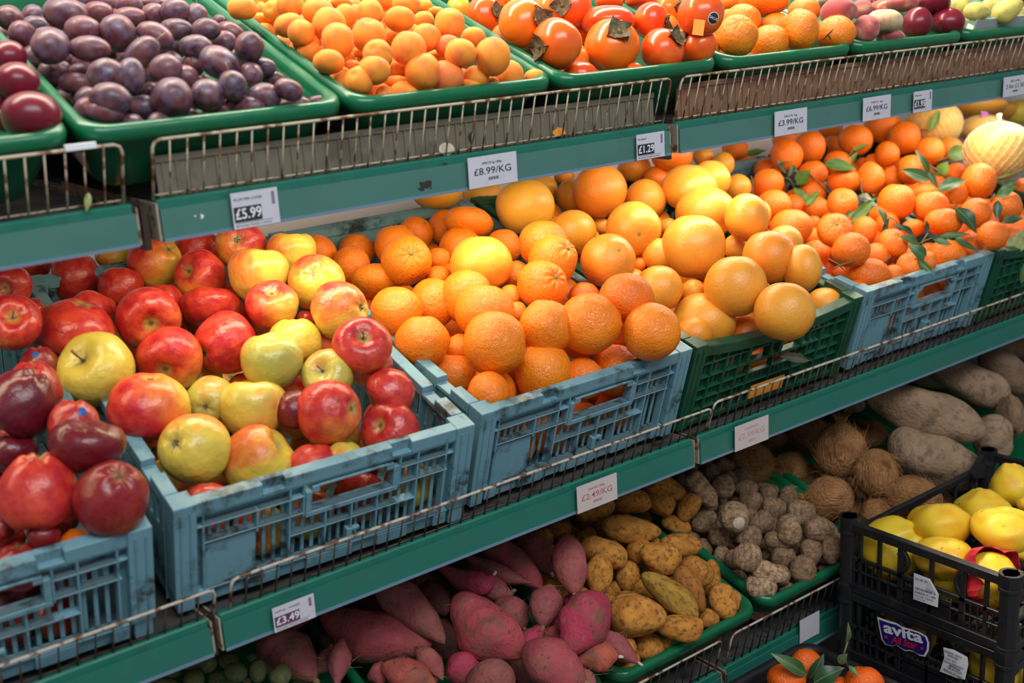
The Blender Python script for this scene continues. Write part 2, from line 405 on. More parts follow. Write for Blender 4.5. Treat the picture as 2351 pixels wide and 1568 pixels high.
# riser boards and risers
def board(name, x0, x1, y, z0, z1, mat, label, nrib):
    lst = [(x0, x1, y, y+.003, z0, z1), (x0, x1, y-.0022, y, z1-.007, z1)]
    lst += [(x0+(x1-x0)*(i+.5)/nrib-.0012, x0+(x1-x0)*(i+.5)/nrib+.0012, y-.0015, y, z0, z1-.007) for i in range(nrib)]
    return tag(link(name, to_mesh(boxes(lst), name, mat)), label, 'board')
RBOARD = board('riser_board', -.078, .652, .0475, .4615, .513, M['board'], 'grey brown ribbed board behind the wire guard under plums and apricots', 48)
board('riser_board', .70, 2.5, .0475, .4615, .520, M['board2'], 'long reddish brown ribbed board behind the right wire guard of the top shelf', 110)
for z, y0, y1, h, nm in ((.4615, .42, .50, .142, 'top'), (-.0055, .42, .50, .095, 'middle'), (-.3785, .36, .42, .095, 'bottom')):
    o = link('riser_block', to_mesh(boxes([(-.95, 2.5, y0, y1, z, z+h)]), 'riser_block', M['post']))
    tag(o, 'dark block propping up the back of the containers on the %s shelf' % nm, 'riser')

# ------------------------------------------------------------------ wire guards
def guard(x0, x1, yb, zb, yt, zt, n, mat, matr, label, rr=.0019, rw=.0011):
    t = thing('wire_guard', label, 'wire guard', (x0, yb, zb)); L = x1-x0; dy = yt-yb; dz = zt-zb
    r = .008
    pts = [(0, 0, 0), (0, dy*(1-r/dz), dz-r), (r*.3, dy*(1-r*.3/dz), dz-r*.3), (r, dy, dz)]
    pts += [(L-r, dy, dz), (L-r*.3, dy*(1-r*.3/dz), dz-r*.3), (L, dy*(1-r/dz), dz-r), (L, 0, 0)]
    tube('rim_wire', pts, rr, matr, t, 6)
    tube('lower_wire', [(0, .0018, .004), (L, .0018, .004)], rw, mat, t, 5)
    V, F_ = tube_data([(0, 0, 0), (0, dy, dz)], rw, 5); me = pydata('wire', V, F_, mat)
    for i in range(1, n):
        o = link('wire', me, t); o.location = (L*i/n, rng.uniform(-.0002, .0002), 0); o.rotation_euler = (0, rng.uniform(-.012, .012), 0)
    return t
guard(-.98, -.1195, .0405, .469, .021, .532, 45, M['wire'], M['wire'], 'cream wire guard at the left below the dark red plums')
guard(-.0875, .6625, .0405, .469, .021, .532, 40, M['wire'], M['wire'], 'rust specked cream wire guard below the apricots and persimmons')
guard(.684, 2.55, .0405, .469, .021, .532, 100, M['wire'], M['wire'], 'long rusty wire guard below the top shelf oranges and peaches')
guard(-.98, -.1005, .004, .001, -.012, .041, 46, M['wire_dark'], M['wire_rim'], 'low wire guard with shiny rim below the dark red apples', .0020, .0011)
guard(-.080, .7000, .004, .001, -.012, .045, 41, M['wire_dark'], M['wire_rim'], 'low rusty wire guard below the mixed apples and navel oranges', .0020, .0011)
guard(.7060, 2.5, .004, .001, -.012, .052, 94, M['wire_dark'], M['wire_rim'], 'low rusty wire guard below the grapefruit and mandarin crates', .0020, .0011)
guard(-.09, .662, -.046, -.372, -.062, -.309, 40, M['wire_black'], M['wire_rim'], 'dark wire guard in front of the sweet potato and potato trays')
guard(.686, 2.3, -.046, -.372, -.062, -.309, 84, M['wire_black'], M['wire_rim'], 'dark wire guard in front of the eddoe and coconut trays')

# ------------------------------------------------------------------ green trays
def tray_mesh(Wd, D, H):
    nc = 6
    def ring(ins, z, r):
        x0, x1, y0, y1 = ins, Wd-ins, ins, D-ins; p = []
        for cx, cy, a0 in ((x1-r, y0+r, -PI/2), (x1-r, y1-r, 0), (x0+r, y1-r, PI/2), (x0+r, y0+r, PI)):
            for k in range(nc+1):
                a = a0+PI/2*k/nc; p.append((cx+r*math.cos(a), cy+r*math.sin(a), z))
        return p
    def loft(rs, cap):
        V = []; F_ = []; n = len(rs[0])
        for r in rs: V += r
        for i in range(len(rs)-1):
            for k in range(n):
                k2 = (k+1) % n; F_.append((i*n+k, i*n+k2, (i+1)*n+k2, (i+1)*n+k))
        if cap: F_.append(tuple(range((len(rs)-1)*n, len(rs)*n)))
        return V, F_
    R = .028
    rim = loft([ring(.004, -.019, R), ring(0, -.018, R), ring(0, -.007, R), ring(.002, -.002, R), ring(.006, 0, R), ring(.011, -.001, R), ring(.014, -.006, R), ring(.015, -.014, R)], False)
    body = loft([ring(.009, -.016, R), ring(.014, -.03, R), ring(.028, -H+.006, R), ring(.034, -H, R)], True)
    inner = loft([ring(.015, -.014, R), ring(.024, -.03, R), ring(.031, -H+.010, R), ring(.037, -H+.004, R)], True)
    inner = (inner[0], [q[::-1] for q in inner[1]])
    return rim, merge([body, inner])
_tr = {}
def tray(x0, yf, zr, tilt, label, Wd=.303, D=.47, H=.085):
    if not _tr:
        a, b = tray_mesh(Wd, D, H); _tr['rim'] = pydata('rim', *a, M['tray']); _tr['body'] = pydata('tub', *b, M['tray'])
    t = thing('produce_tray', label, 'tray', (x0, yf, zr), (tilt, 0, 0))
    link('tub', _tr['body'], t); link('rim', _tr['rim'], t)
    return dict(o=Vector((x0, yf, zr)), tilt=tilt, yaw=0, W=Wd, D=D, H=H, solid=True)
TT = math.radians(21)
BOX = {}
for k, x, lb in (('darkplum', -.468, 'green plastic tray of dark red plums at the left end'),
                 ('plum', -.157, 'green plastic tray filled with purple plums'),
                 ('apricot', .153, 'green plastic tray heaped with apricots'),
                 ('persimmon', .463, 'green plastic tray of glossy persimmons'),
                 ('toporange', .775, 'green plastic tray of oranges on the top shelf'),
                 ('peach', 1.086, 'green plastic tray of flat peaches and nectarines'),
                 ('pear', 1.398, 'green plastic tray with a carton of pears')):
    BOX[k] = tray(x, .018, .549, TT, lb)
TB = math.radians(16)
for k, x, lb in (('feijoa', -.19, 'green plastic tray of small green feijoas'), ('sweet', .127, 'green plastic tray overflowing with sweet potatoes'),
                 ('potato', .446, 'green plastic tray of muddy potatoes'), ('eddoe', .764, 'green plastic tray of brown eddoes'),
                 ('coconut', 1.076, 'green plastic tray of hairy coconuts'), ('yam', 1.389, 'green plastic tray of large grey brown yams')):
    BOX[k] = tray(x, -.066, -.284, TB, lb)

# ------------------------------------------------------------------ folding crates
CW, CD_, CH = .385, .565, .150
def slots(lst, x0, x1, z0, z1, n, y0, y1, duty=.5):
    """solid bars with n vertical slots between them"""
    p = (x1-x0)/n
    for i in range(n+1):
        a = x0+p*(i-.5*duty) if i else x0; b = x0+p*(i+.5*duty) if i < n else x1
        lst.append((a, b, y0, y1, z0, z1))
def folding_front(Wd, H):
    u = lambda a: a*Wd
    v = lambda a: a*H
    y0, y1 = .011, .014
    L = []
    # top rim with two latch recesses
    for a, b in ((.065, .27), (.34, .70), (.77, .935)): L.append((u(a), u(b), 0, .016, v(.885), H))
    for a, b in ((.27, .34), (.70, .77)): L += [(u(a), u(b), 0, .016, v(.885), v(.915)), (u(a), u(b), .008, .016, v(.915), H)]
    # ribs
    hr = [(.065, .935, .865, .885), (.065, .41, .755, .772), (.73, .935, .755, .772), (.09, .41, .595, .61), (.73, .915, .595, .61), (.36, .80, .40, .415), (.065, .935, .135, .155)]
    for a, b, c, d in hr: L.append((u(a), u(b), .001, .014, v(c), v(d)))
    for a, c, d in ((.09, .14, .87), (.255, .56, .77), (.36, .14, .87), (.405, .57, .87), (.735, .57, .87), (.80, .14, .87), (.905, .14, .87), (.48, .14, .57), (.57, .14, .57), (.66, .14, .57)):
        L.append((u(a)-.0013, u(a)+.0013, .001, .014, v(c), v(d)))
    # handle frame
    L += [(u(.41), u(.73), 0, .016, v(.555), v(.60)), (u(.41), u(.43), 0, .015, v(.60), v(.80)), (u(.71), u(.73), 0, .015, v(.60), v(.80)), (u(.43), u(.455), 0, .015, v(.78), v(.84)), (u(.685), u(.71), 0, .015, v(.78), v(.84)), (u(.45), u(.69), 0, .014, v(.825), v(.845))]
    # shelves inside cells that catch the dirt
    # slotted back plate
    L.append((u(.065), u(.09), y0, y1, v(.12), v(.87)))
    slots(L, u(.09), u(.255), v(.61), v(.755), 6, y0, y1, .45); slots(L, u(.255), u(.41), v(.61), v(.755), 5, y0, y1, .45)
    slots(L, u(.73), u(.91), v(.61), v(.755), 6, y0, y1, .55)
    L += [(u(.09), u(.41), y0, y1, v(.755), v(.87)), (u(.73), u(.91), y0, y1, v(.755), v(.87))]
    L.append((u(.09), u(.255), .005, .009, v(.15), v(.56)))          # flat label panel
    slots(L, u(.255), u(.48), v(.17), v(.56), 7, y0, y1, .40); slots(L, u(.48), u(.66), v(.17), v(.39), 6, y0, y1, .40)
    slots(L, u(.48), u(.66), v(.42), v(.56), 6, y0, y1, .40); slots(L, u(.66), u(.91), v(.17), v(.56), 8, y0, y1, .40)
    L.append((u(.91), u(.935), y0, y1, v(.12), v(.87)))
    # bottom band with recesses
    L.append((u(.065), u(.935), .006, .014, 0, v(.135)))
    for a, b in ((.07, .12), (.22, .33), (.42, .58), (.67, .78), (.88, .93)): L.append((u(a), u(b), .001, .006, v(.02), v(.13)))
    L += [(u(.555), u(.575), .0, .010, v(.17), v(.30)), (u(.575), u(.60), .0, .006, v(.27), v(.30))]
    return L
def green_front(Wd, H):
    u = lambda a: a*Wd
    v = lambda a: a*H
    y0, y1 = .009, .012; L = []
    for z in (.17, .30, .42, .56, .72): L.append((u(.03), u(.97), .003, .012, v(z), v(z)+.0028))
    for a in (.05, .13, .21, .29, .36, .5, .64, .71, .79, .87, .95): L.append((u(a)-.0015, u(a)+.0015, .002, .012, v(.04), v(.86 if a in (.05, .13, .21, .29, .71, .79, .87, .95) else .56)))
    for a, b in ((.03, .29), (.71, .97)): slots(L, u(a), u(b), v(.05), v(.42), 12, y0, y1, .74); slots(L, u(a), u(b), v(.42), v(.80), 9, y0, y1, .66)
    slots(L, u(.29), u(.71), v(.05), v(.40), 16, y0, y1, .76)
    for a in (.34, .47, .53, .66): L.append((u(a)-.004, u(a)+.004, .001, .014, v(.56), v(.86)))
    L += [(u(.29), u(.71), .001, .014, v(.56), v(.60)), (u(0), u(1), .004, .014, 0, v(.06))]
    return L
def crate(x, yaw, label, kind, tilt=math.radians(17.6), yf=.031, zf=.004, Wd=CW):
    t = thing('folding_crate', label, 'crate', (x, yf, zf), (tilt, 0, -yaw)); mat = M['blue'] if kind == 'blue' else M['green_crate']
    H, D = CH, CD_
    fl = folding_front(Wd, H) if kind == 'blue' else green_front(Wd, H)
    bevel(link('front_panel', to_mesh(boxes(fl), 'front_panel', mat), t), .0007)
    if kind == 'blue':                                               # ledges between the ribs where the dirt collects
        u = lambda a: a*Wd
        v = lambda a: a*H
        gl = [(u(a)+.0014, u(b)-.0014, .0015, .0109, v(z), v(z)+.0012) for a, b, z in ((.09, .255, .61), (.255, .36, .61), (.36, .405, .61), (.80, .905, .61), (.735, .80, .61), (.09, .255, .772), (.255, .36, .772), (.735, .905, .772), (.43, .71, .60), (.36, .48, .415), (.48, .57, .415), (.57, .66, .415), (.66, .735, .415),
            (.09, .255, .156), (.255, .36, .156), (.36, .48, .156), (.48, .57, .156), (.57, .66, .156), (.66, .80, .156), (.80, .905, .156))]
        gm = link('dirty_ledge', to_mesh(boxes(gl), 'dirty_ledge', M['grime']), t); gm['label'] = 'ledges dark with grime'; gm['kind'] = 'stuff'
    if kind == 'green':                                              # rim sagging towards the middle
        V = []; F_ = []
        for i in range(17):
            a = .01+.98*i/16; sg = .11*math.sin(PI*a)*H
            V += [(a*Wd, -.001, H*.88-sg), (a*Wd, .018, H*.88-sg), (a*Wd, .018, H-sg), (a*Wd, -.001, H-sg)]
        for i in range(16):
            for k in range(4): F_.append((i*4+k, i*4+(k+1) % 4, i*4+4+(k+1) % 4, i*4+4+k))
        F_ += [(3, 2, 1, 0), (64, 65, 66, 67)]
        bevel(link('front_rim', pydata('front_rim', V, F_, mat, False), t), .001)
    bl = [(.02, Wd-.02, D-.016, D, H*.90, H), (.02, Wd-.02, D-.012, D-.008, 0, H*.55), (.02, Wd-.02, D-.012, D-.008, H*.72, H*.90), (.02, Wd-.02, D-.016, D, H*.55, H*.58)]
    slots(bl, .02, Wd*.33, H*.58, H*.72, 7, D-.012, D-.008); slots(bl, Wd*.67, Wd-.02, H*.58, H*.72, 7, D-.012, D-.008)
    link('back_panel', to_mesh(boxes(bl), 'back_panel', mat), t)
    for side in (0, 1):
        xa, xb = (0, .017) if side == 0 else (Wd-.017, Wd); pa, pb = (.004, .008) if side == 0 else (Wd-.008, Wd-.004)
        sl = [(xa, xb, .028, D*.12, H*.90, H), (xa, xb, D*.12+.03, D-.02, H*.90, H), (xa, xb, D*.12, D*.12+.03, H*.90, H*.94), (pa, pb, .02, D-.01, 0, H*.60), (pa, pb, .02, D-.01, H*.80, H*.90)]
        n = 26; p = (D-.05)/n
        for i in range(n):
            if i % 9 < 5: sl.append((pa, pb, .025+p*i, .025+p*(i+.55), H*.60, H*.80))
            else: sl.append((pa, pb, .025+p*i, .025+p*(i+1), H*.60, H*.80))
        for i in range(8): sl.append((xa, xb, .03+(D-.06)*i/7-.0012, .03+(D-.06)*i/7+.0012, 0, H*.9))
        bevel(link('side_panel', to_mesh(boxes(sl), 'side_panel', mat), t), .0008)
    for cx in (0, 1):
        for cy in (0, 1):
            xa = 0 if cx == 0 else Wd-.026; ya = -.002 if cy == 0 else D-.026
            pl = [(xa, xa+.026, ya, ya+.028, H*.16, H+.001), (xa+.003, xa+.023, ya+.002, ya+.028, 0, H*.16), (xa+.0065, xa+.0085, ya-.0015, ya, H*.2, H*.95), (xa+.0175, xa+.0195, ya-.0015, ya, H*.2, H*.95)]
            bevel(link('corner_post', to_mesh(boxes(pl), 'corner_post', mat), t), .0009)
    gl = [(.01, Wd-.01, .012, D-.01, .001, .004)]
    link('base', to_mesh(boxes(gl), 'base', mat), t)
    return dict(o=Vector((x, yf, zf))+Matrix.Rotation(-yaw, 3, 'Z') @ Matrix.Rotation(tilt, 3, 'X') @ Vector((0, 0, CH)), tilt=tilt, yaw=yaw, W=Wd, D=CD_, H=CH, solid=False, t=t)
Y4 = math.radians(3.2)
BOX['darkapple'] = crate(-.549, Y4, 'blue folding crate of dark red apples at the left edge', 'blue')
BOX['apple'] = crate(-.133, Y4, 'blue folding crate of mixed yellow and red apples', 'blue')
BOX['orange'] = crate(.275, math.radians(-.4), 'blue folding crate full of navel oranges', 'blue')
BOX['grapefruit'] = crate(.666, 0, 'dark green crate of grapefruits with a sagging front rim', 'green', Wd=.396)
BOX['mandarin'] = crate(1.080, 0, 'blue folding crate of mandarins with leaves', 'blue', tilt=math.radians(15))
BOX['mandarin2'] = crate(1.480, 0, 'dark green crate right of the blue mandarin crate', 'green', tilt=math.radians(15))
o = link('price_card', to_mesh(boxes([(.155, .235, -.003, -.0015, .018, .042)]), 'price_card', M['orange_paper']), BOX['grapefruit']['t'])
o['label'] = 'orange paper slip in the front of the crate'

BOX['grapefruit']['sag'] = 22
for k in ('darkapple', 'apple', 'orange', 'grapefruit', 'mandarin', 'mandarin2'): BOX[k]['sh'] = (.03, .426)
for k in ('feijoa', 'sweet', 'potato', 'eddoe', 'coconut', 'yam'): BOX[k]['sh'] = (-.005, -.042)
# ------------------------------------------------------------------ fruit bodies (unit size, axis on local Z)
def g(x, s): return math.exp(-(x/s)**2)
def apple_fn(seed, lobe, hz, shoulder):
    def f(th, ph):
        z = math.cos(th); r = math.sin(th)
        rr = r*(1+shoulder*z-.03*g(z, .3)+.02)+.0
        L = lobe*math.cos(5*ph+seed)*(abs(z)**1.5)*r
        rr += L
        zz = hz*z - .36*hz*g(th, .36) + .20*hz*g(PI-th, .34)
        zz += lobe*1.2*math.cos(5*ph+seed)*(g(PI-th-.45, .3)+.7*g(th-.5, .3))
        k = 1+.035*nz((rr*math.cos(ph), rr*math.sin(ph), z), 1.3, seed)
        return Vector((rr*math.cos(ph)*k, rr*math.sin(ph)*k, zz*k))
    return f
def round_fn(seed, hz, top, bot, wob, crease=0.0, cw=.2, wrinkle=0.0, nip=0.0):
    def f(th, ph):
        z = math.cos(th); r = math.sin(th)
        zz = hz*z-top*g(th, .24)+bot*g(PI-th, .2)+nip*g(th, .30)
        q = abs((ph+PI) % (2*PI)-PI)
        c = 1-crease*g(q, cw)*min(1, r*1.6)
        wr = wrinkle*math.cos(9*ph+seed)*(g(th-.34, .22))
        k = (1+wob*nz((r*math.cos(ph), r*math.sin(ph), z), 1.2, seed)+wr)
        return Vector((r*c*math.cos(ph)*k, r*c*math.sin(ph)*k, zz*k+crease*.0))
    return f
def lump_fn(seed, hz, amp, fine, taper=0.0, bend=0.0):
    def f(th, ph):
        z = math.cos(th); r = math.sin(th)**.86 if math.sin(th) > 0 else 0
        p = (r*math.cos(ph), r*math.sin(ph), z)
        k = 1+amp*nz(p, 1.1, seed)+fine*nz(p, 3.6, seed+9)
        tp = 1+taper*z
        return Vector((p[0]*k*tp+bend*(z*z-.4), p[1]*k*tp, hz*z*(1+.4*amp*nz(p, .9, seed+4))))
    return f
def quince_fn(seed):
    def f(th, ph):
        z = math.cos(th); r = math.sin(th)
        p = (r*math.cos(ph), r*math.sin(ph), z)
        k = 1+.09*nz(p, 1.5, seed)+.045*math.cos(5*ph+seed)*(g(th-.55, .4)+.6*g(PI-th-.5, .4))*r*1.6
        zz = 1.04*z-.16*g(th, .2)+.10*g(PI-th, .2)+.10*g(th-.32, .2)
        return Vector((p[0]*k*(1-.10*z), p[1]*k*(1-.10*z), zz*k))
    return f
def pear_fn(seed):
    def f(th, ph):
        z = math.cos(th); r = math.sin(th); k = 1+.05*nz((r*math.cos(ph), r*math.sin(ph), z), 1.5, seed)
        return Vector((r*(1-.30*z-.08*z*z)*math.cos(ph)*k, r*(1-.30*z-.08*z*z)*math.sin(ph)*k, 1.35*z-.1*g(th, .2)))
    return f
def coco_fn(seed):
    def f(th, ph):
        z = math.cos(th); r = math.sin(th); q = abs(((ph+seed) % (2*PI/3))-PI/3)
        k = 1+.05*nz((r*math.cos(ph), r*math.sin(ph), z), 1.4, seed)+.02*g(q, .3)
        return Vector((r*math.cos(ph)*k, r*math.sin(ph)*k, 1.06*z+.16*g(th, .3)))
    return f
KD = {}
def kind(name, mat, fns, hz, mode, nu=36, nv=24):
    KD[name] = dict(me=[ball(name, mat, f, nu, nv) for f in fns], hz=hz, mode=mode)
S3 = (1.3, 4.7, 8.9)
kind('apple', M['apple'], [apple_fn(s, .018, .90, .10+.03*i) for i, s in enumerate(S3)], .84, 'oblate')
kind('dark_apple', M['apple'], [apple_fn(s, .055, 1.0, .17) for s in S3], .92, 'oblate')
kind('orange', M['orange'], [round_fn(s, .97, .05, .04, .05) for s in S3]+[round_fn(6.1, 1.0, .05, .03, .07, wrinkle=.025)], .95, 'oblate')
kind('navel_orange', M['orange'], [round_fn(2.2, .98, .12, .03, .06, wrinkle=.035)], .95, 'oblate', 54, 30)
kind('grapefruit', M['grapefruit'], [round_fn(s, .93, .05, .04, .035) for s in S3], .90, 'oblate', 40, 26)
kind('mandarin', M['mandarin'], [round_fn(s, .84, .11, .05, .06, wrinkle=.022) for s in S3], .80, 'oblate')
kind('plum', M['plum'], [round_fn(s, 1.24, .05, .02, .05, crease=.03, cw=.16) for s in S3], 1.2, 'prolate', 28, 20)
kind('apricot', M['apricot'], [round_fn(s, 1.0, .16, .03, .05, crease=c, cw=.15) for s, c in zip(S3, (.10, .06, .03))], .95, 'oblate', 36, 22)
kind('persimmon', M['persimmon'], [round_fn(s, .88, .13, .02, .05) for s in S3], .84, 'oblate', 40, 24)
kind('flat_peach', M['peach'], [round_fn(s, .60, .30, .10, .08, crease=.06) for s in S3], .55, 'oblate')
kind('nectarine', M['nectarine'], [round_fn(s, .95, .12, .02, .05, crease=.06) for s in S3], .92, 'oblate')
kind('pear', M['pear'], [pear_fn(s) for s in S3[:2]], 1.33, 'prolate')
kind('potato', M['potato'], [lump_fn(s, 1.5, .20, .05, t, b) for s, t, b in zip((1.3, 4.7, 8.9, 12.1), (0, .18, .12, -.1), (0, .1, .18, .05))], 1.48, 'prolate', 28, 20)
kind('eddoe', M['eddoe'], [lump_fn(s, 1.12, .22, .09, t) for s, t in zip((2.3, 5.7, 9.9, 14.1), (.1, -.12, .2, 0))], 1.1, 'prolate', 28, 20)
kind('yam', M['yam'], [lump_fn(s, 2.0, .22, .05, t, b) for s, t, b in zip((3.3, 6.7), (.06, -.08), (.08, .15))]+[lump_fn(11.0, 1.2, .4, .14)], 1.95, 'prolate', 36, 26)
kind('feijoa', M['feijoa'], [round_fn(s, 1.3, .03, .02, .06) for s in S3[:2]], 1.28, 'prolate', 24, 16)
kind('quince', M['quince'], [quince_fn(s) for s in S3], 1.02, 'oblate', 40, 26)
kind('coconut', M['coconut'], [coco_fn(s) for s in S3[:2]], 1.1, 'prolate', 32, 22)
kind('pomelo', M['pomelo'], [round_fn(s, .98, .05, .02, .05) for s in S3[:2]], .97, 'oblate', 40, 26)

# shared fruit parts, in the fruit's own unit space
def part_mesh(name, parts, mat, smooth=True):
    return pydata(name, *merge(parts), mat, smooth)
PM = {}
PM['apple_stem'] = part_mesh('stem', [tube_data([(0, 0, .46), (.02, .01, .75), (.09, .03, 1.02)], [.035, .025, .045], 6)], M['stem'])
PM['apple_calyx'] = part_mesh('calyx', [tube_data([(.05*math.cos(a), .05*math.sin(a), -.60), (.12*math.cos(a), .12*math.sin(a), -.70), (.07*math.cos(a), .07*math.sin(a), -.80)], [.03, .03, .006], 4) for a in (0, 1.26, 2.5, 3.8, 5.0)], M['calyx_dark'])
PM['plum_stem'] = part_mesh('stem', [tube_data([(0, 0, 1.12), (.03, .02, 1.5), (.14, .05, 1.85)], [.04, .03, .045], 5)], M['stem_pale'])
PM['button'] = part_mesh('stem_button', [tube_data([(0, 0, .80), (0, 0, .895), (0, 0, .905)], [.10, .085, .04], 8)], M['button'])
PM['man_button'] = part_mesh('stem_button', [tube_data([(0, 0, .66), (0, 0, .755), (0, 0, .77)], [.09, .08, .03], 8)], M['button'])
PM['pear_stem'] = part_mesh('stem', [tube_data([(0, 0, 1.2), (.06, 0, 1.6)], [.05, .06], 5)], M['stem'])
def kaki_calyx():
    V = []; Fc = []; R2 = random.Random(3)
    for q in range(4):
        a0 = q*PI/2+.2; k0 = len(V); nx, ny = 5, 4
        for i in range(nx+1):
            s = i/nx
            wd = (.20+.30*math.sin(PI*min(1, s*.85+.1)))*(1-s**3*.92)
            for j in range(ny+1):
                t = (j/ny-.5)*2
                rr = .06+.47*s; lift = .815+.06*s+.14*abs(t)**1.5*s+.12*s*s*math.sin(2.5*t+q*1.7)+R2.uniform(-.02, .02)+(.07 if q % 2 else -.10)*s**3
                x = rr; y = t*wd*.62
                V.append((x*math.cos(a0)-y*math.sin(a0), x*math.sin(a0)+y*math.cos(a0), lift))
        for i in range(nx):
            for j in range(ny):
                b = k0+i*(ny+1)+j; Fc.append((b, b+1, b+ny+2, b+ny+1))
    v, f = tube_data([(0, 0, .70), (0, 0, .86)], [.14, .10], 8); k = len(V)
    return pydata('calyx', V+list(v), Fc+[tuple(i+k for i in q) for q in f], M['calyx'])
PM['kaki_calyx'] = kaki_calyx()
def fibres(seed):
    R2 = random.Random(seed); P = []
    for i in range(210):
        z = R2.uniform(-.9, 1); ph = R2.uniform(0, 2*PI); r = math.sqrt(max(0, 1-z*z)); L = R2.uniform(.25, .75)
        p = Vector((r*math.cos(ph), r*math.sin(ph), 1.06*z)); tgt = Vector((0, 0, 1.25))
        t = (tgt-p); t -= p.normalized()*t.dot(p.normalized()); t = t.normalized() if t.length > .01 else Vector((1, 0, 0))
        t = (t+Vector((R2.uniform(-.5, .5), R2.uniform(-.5, .5), R2.uniform(-.3, .3)))).normalized()
        lift = R2.choice((.02, .04, .10, .28))
        pts = [p*1.0, p*1.03+t*L*.5+p*lift*.3, p*1.02+t*L+p*lift+Vector((0, 0, -.05))]
        P.append(tube_data(pts, [.0065, .0055, .002], 3, False))
    for i in range(26):
        a = R2.uniform(0, 6.3); s = R2.uniform(.05, .3)
        P.append(tube_data([(s*.6*math.cos(a), s*.6*math.sin(a), 1.05), (s*math.cos(a), s*math.sin(a), 1.3), (s*1.6*math.cos(a+.3), s*1.6*math.sin(a+.3), 1.3+R2.uniform(.1, .3))], [.02, .014, .003], 3, False))
    return part_mesh('husk_fibre', P, M['fibre'])
PM['fibre'] = [fibres(1), fibres(2)]
def net_mesh():
    P = []; n = 26
    for d in (1, -1):
        for k in range(n):
            pts = []
            for i in range(25):
                th = .12+(PI-.24)*i/24; ph = 2*PI*k/n+d*.9*(i/24)*2
                pts.append((1.035*math.sin(th)*math.cos(ph), 1.035*math.sin(th)*math.sin(ph), 1.01*math.cos(th)))
            P.append(tube_data(pts, .010, 3, False))
    P.append(tube_data([(0, 0, .98), (.02, 0, 1.1), (.06, .03, 1.28)], [.10, .05, .09], 6))
    return part_mesh('net', P, M['net'])
PM['net'] = net_mesh()
def cap(ang, h, n=14, rings=3):
    V = [(0, 0, h)]; Fc = []
    for i in range(1, rings+1):
        for k in range(n):
            a = ang*i/rings; V.append((h*math.sin(a)*math.cos(2*PI*k/n), h*math.sin(a)*math.sin(2*PI*k/n), h*math.cos(a)))
    for k in range(n):
        k2 = (k+1) % n; Fc.append((0, 1+k, 1+k2))
        for i in range(rings-1): b = 1+i*n; Fc.append((b+k, b+n+k, b+n+k2, b+k2))
    return V, Fc

# ------------------------------------------------------------------ frames of measured crops: origin and scale
FR = {'0': (0, 0, 1), 'A': (0, 0, 2.936), 'B': (780, 0, 2.936), 'C': (1551, 0, 2.936), 'D': (0, 500, 2.936), 'E': (780, 400, 2.936), 'F': (1551, 240, 2.936),
      'G': (0, 1034, 2.936), 'H': (780, 1034, 2.936), 'I': (1551, 1034, 2.936), 'J': (1551, 700, 2.936), 'a1': (480, 0, 5.8725), 'a2': (0, 740, 2.6125),
      'a3': (560, 620, 2.8), 'a4': (1100, 320, 4.612), 'a5': (1440, 320, 2.9033), 'b1': (320, 1380, 4.702), 'b2': (1900, 1050, 3.0266), 'b3': (2050, 230, 3.2),
      'b4': (1640, 0, 3.3066), 'b5': (1560, 1040, 3.92), 'b6': (1200, 1080, 3.214)}
def FP(fr, x, y):
    o = FR[fr]; return o[0]+x/o[2], o[1]+y/o[2]
def V3(a): return Vector((float(a[0]), float(a[1]), float(a[2])))
def imgdir(dx, dy, dz): return V3(CM.T @ np.array([dx, dy, dz]))
def boxframe(b):
    R = Matrix.Rotation(-b['yaw'], 3, 'Z') @ Matrix.Rotation(b['tilt'], 3, 'X')
    return R
class It: pass
def parse(tab, b, h0, R=.0):
    """measured outlines -> bodies lying on the heap surface of container b"""
    Rm = boxframe(b); n = np.array(Rm @ Vector((0, 0, 1))); P0 = np.array(b['o'])+n*h0
    out = []
    for fr, items in tab:
        ox, oy, s = FR[fr]
        for it in items:
            o = It(); num = [q for q in it if not isinstance(q, dict)]; o.o = it[-1] if isinstance(it[-1], dict) else {}
            o.x, o.y = ox+num[0]/s, oy+num[1]/s; o.a = num[2]/s; o.b = (num[3] if len(num) > 3 else num[2])/s; o.ang = math.radians(num[4]) if len(num) > 4 else 0
            d = ray(o.x, o.y); o.ray = d; o.d = float(((P0-CP) @ n)/(d @ n)); out.append(o)
    rs = [math.sqrt(o.a*o.b)*o.d/FPX for o in out]; med = sorted(rs)[len(rs)//2]
    for o, r in zip(out, rs):
        q = o.o.get('p', .35); o.d *= min(1.05, max(.95, (med/r)**q)); o.d -= o.o.get('z', 0)*med; o.d0 = o.d
        mj = max(o.a, o.b); mn = min(o.a, o.b); an = o.ang+(PI/2 if o.b > o.a else 0)
        o.ax = (math.cos(an), math.sin(an)); o.mj, o.mn = mj, mn
        k = 1 if mj/mn < 1.25 else 3
        o.dmin, o.dmax = front_limits(o, b, Rm, math.sqrt(mj*mn)/FPX); o.d0 = o.d
        o.sp = [(0, 0, math.sqrt(mj*mn))] if k == 1 else [(o.ax[0]*(mj-mn)*t, o.ax[1]*(mj-mn)*t, mn*1.0) for t in (-1, 0, 1)]
    return out, med
def rim_y(b, x):
    if 'rimpx' not in b:
        Rm = boxframe(b); b['rimpx'] = [pix(b['o']+Rm @ Vector((u, 0, 0))) for u in (0, b['W'])]
    (x0, y0), (x1, y1) = b['rimpx']; t = min(1, max(0, (x-x0)/(x1-x0))); return y0+(y1-y0)*(x-x0)/(x1-x0)+b.get('sag', 0)*math.sin(PI*t)
def pix(P):
    q = CM @ (np.array(list(P))-CP); return IW/2+FPX*q[0]/q[2], IH/2+FPX*q[1]/q[2]
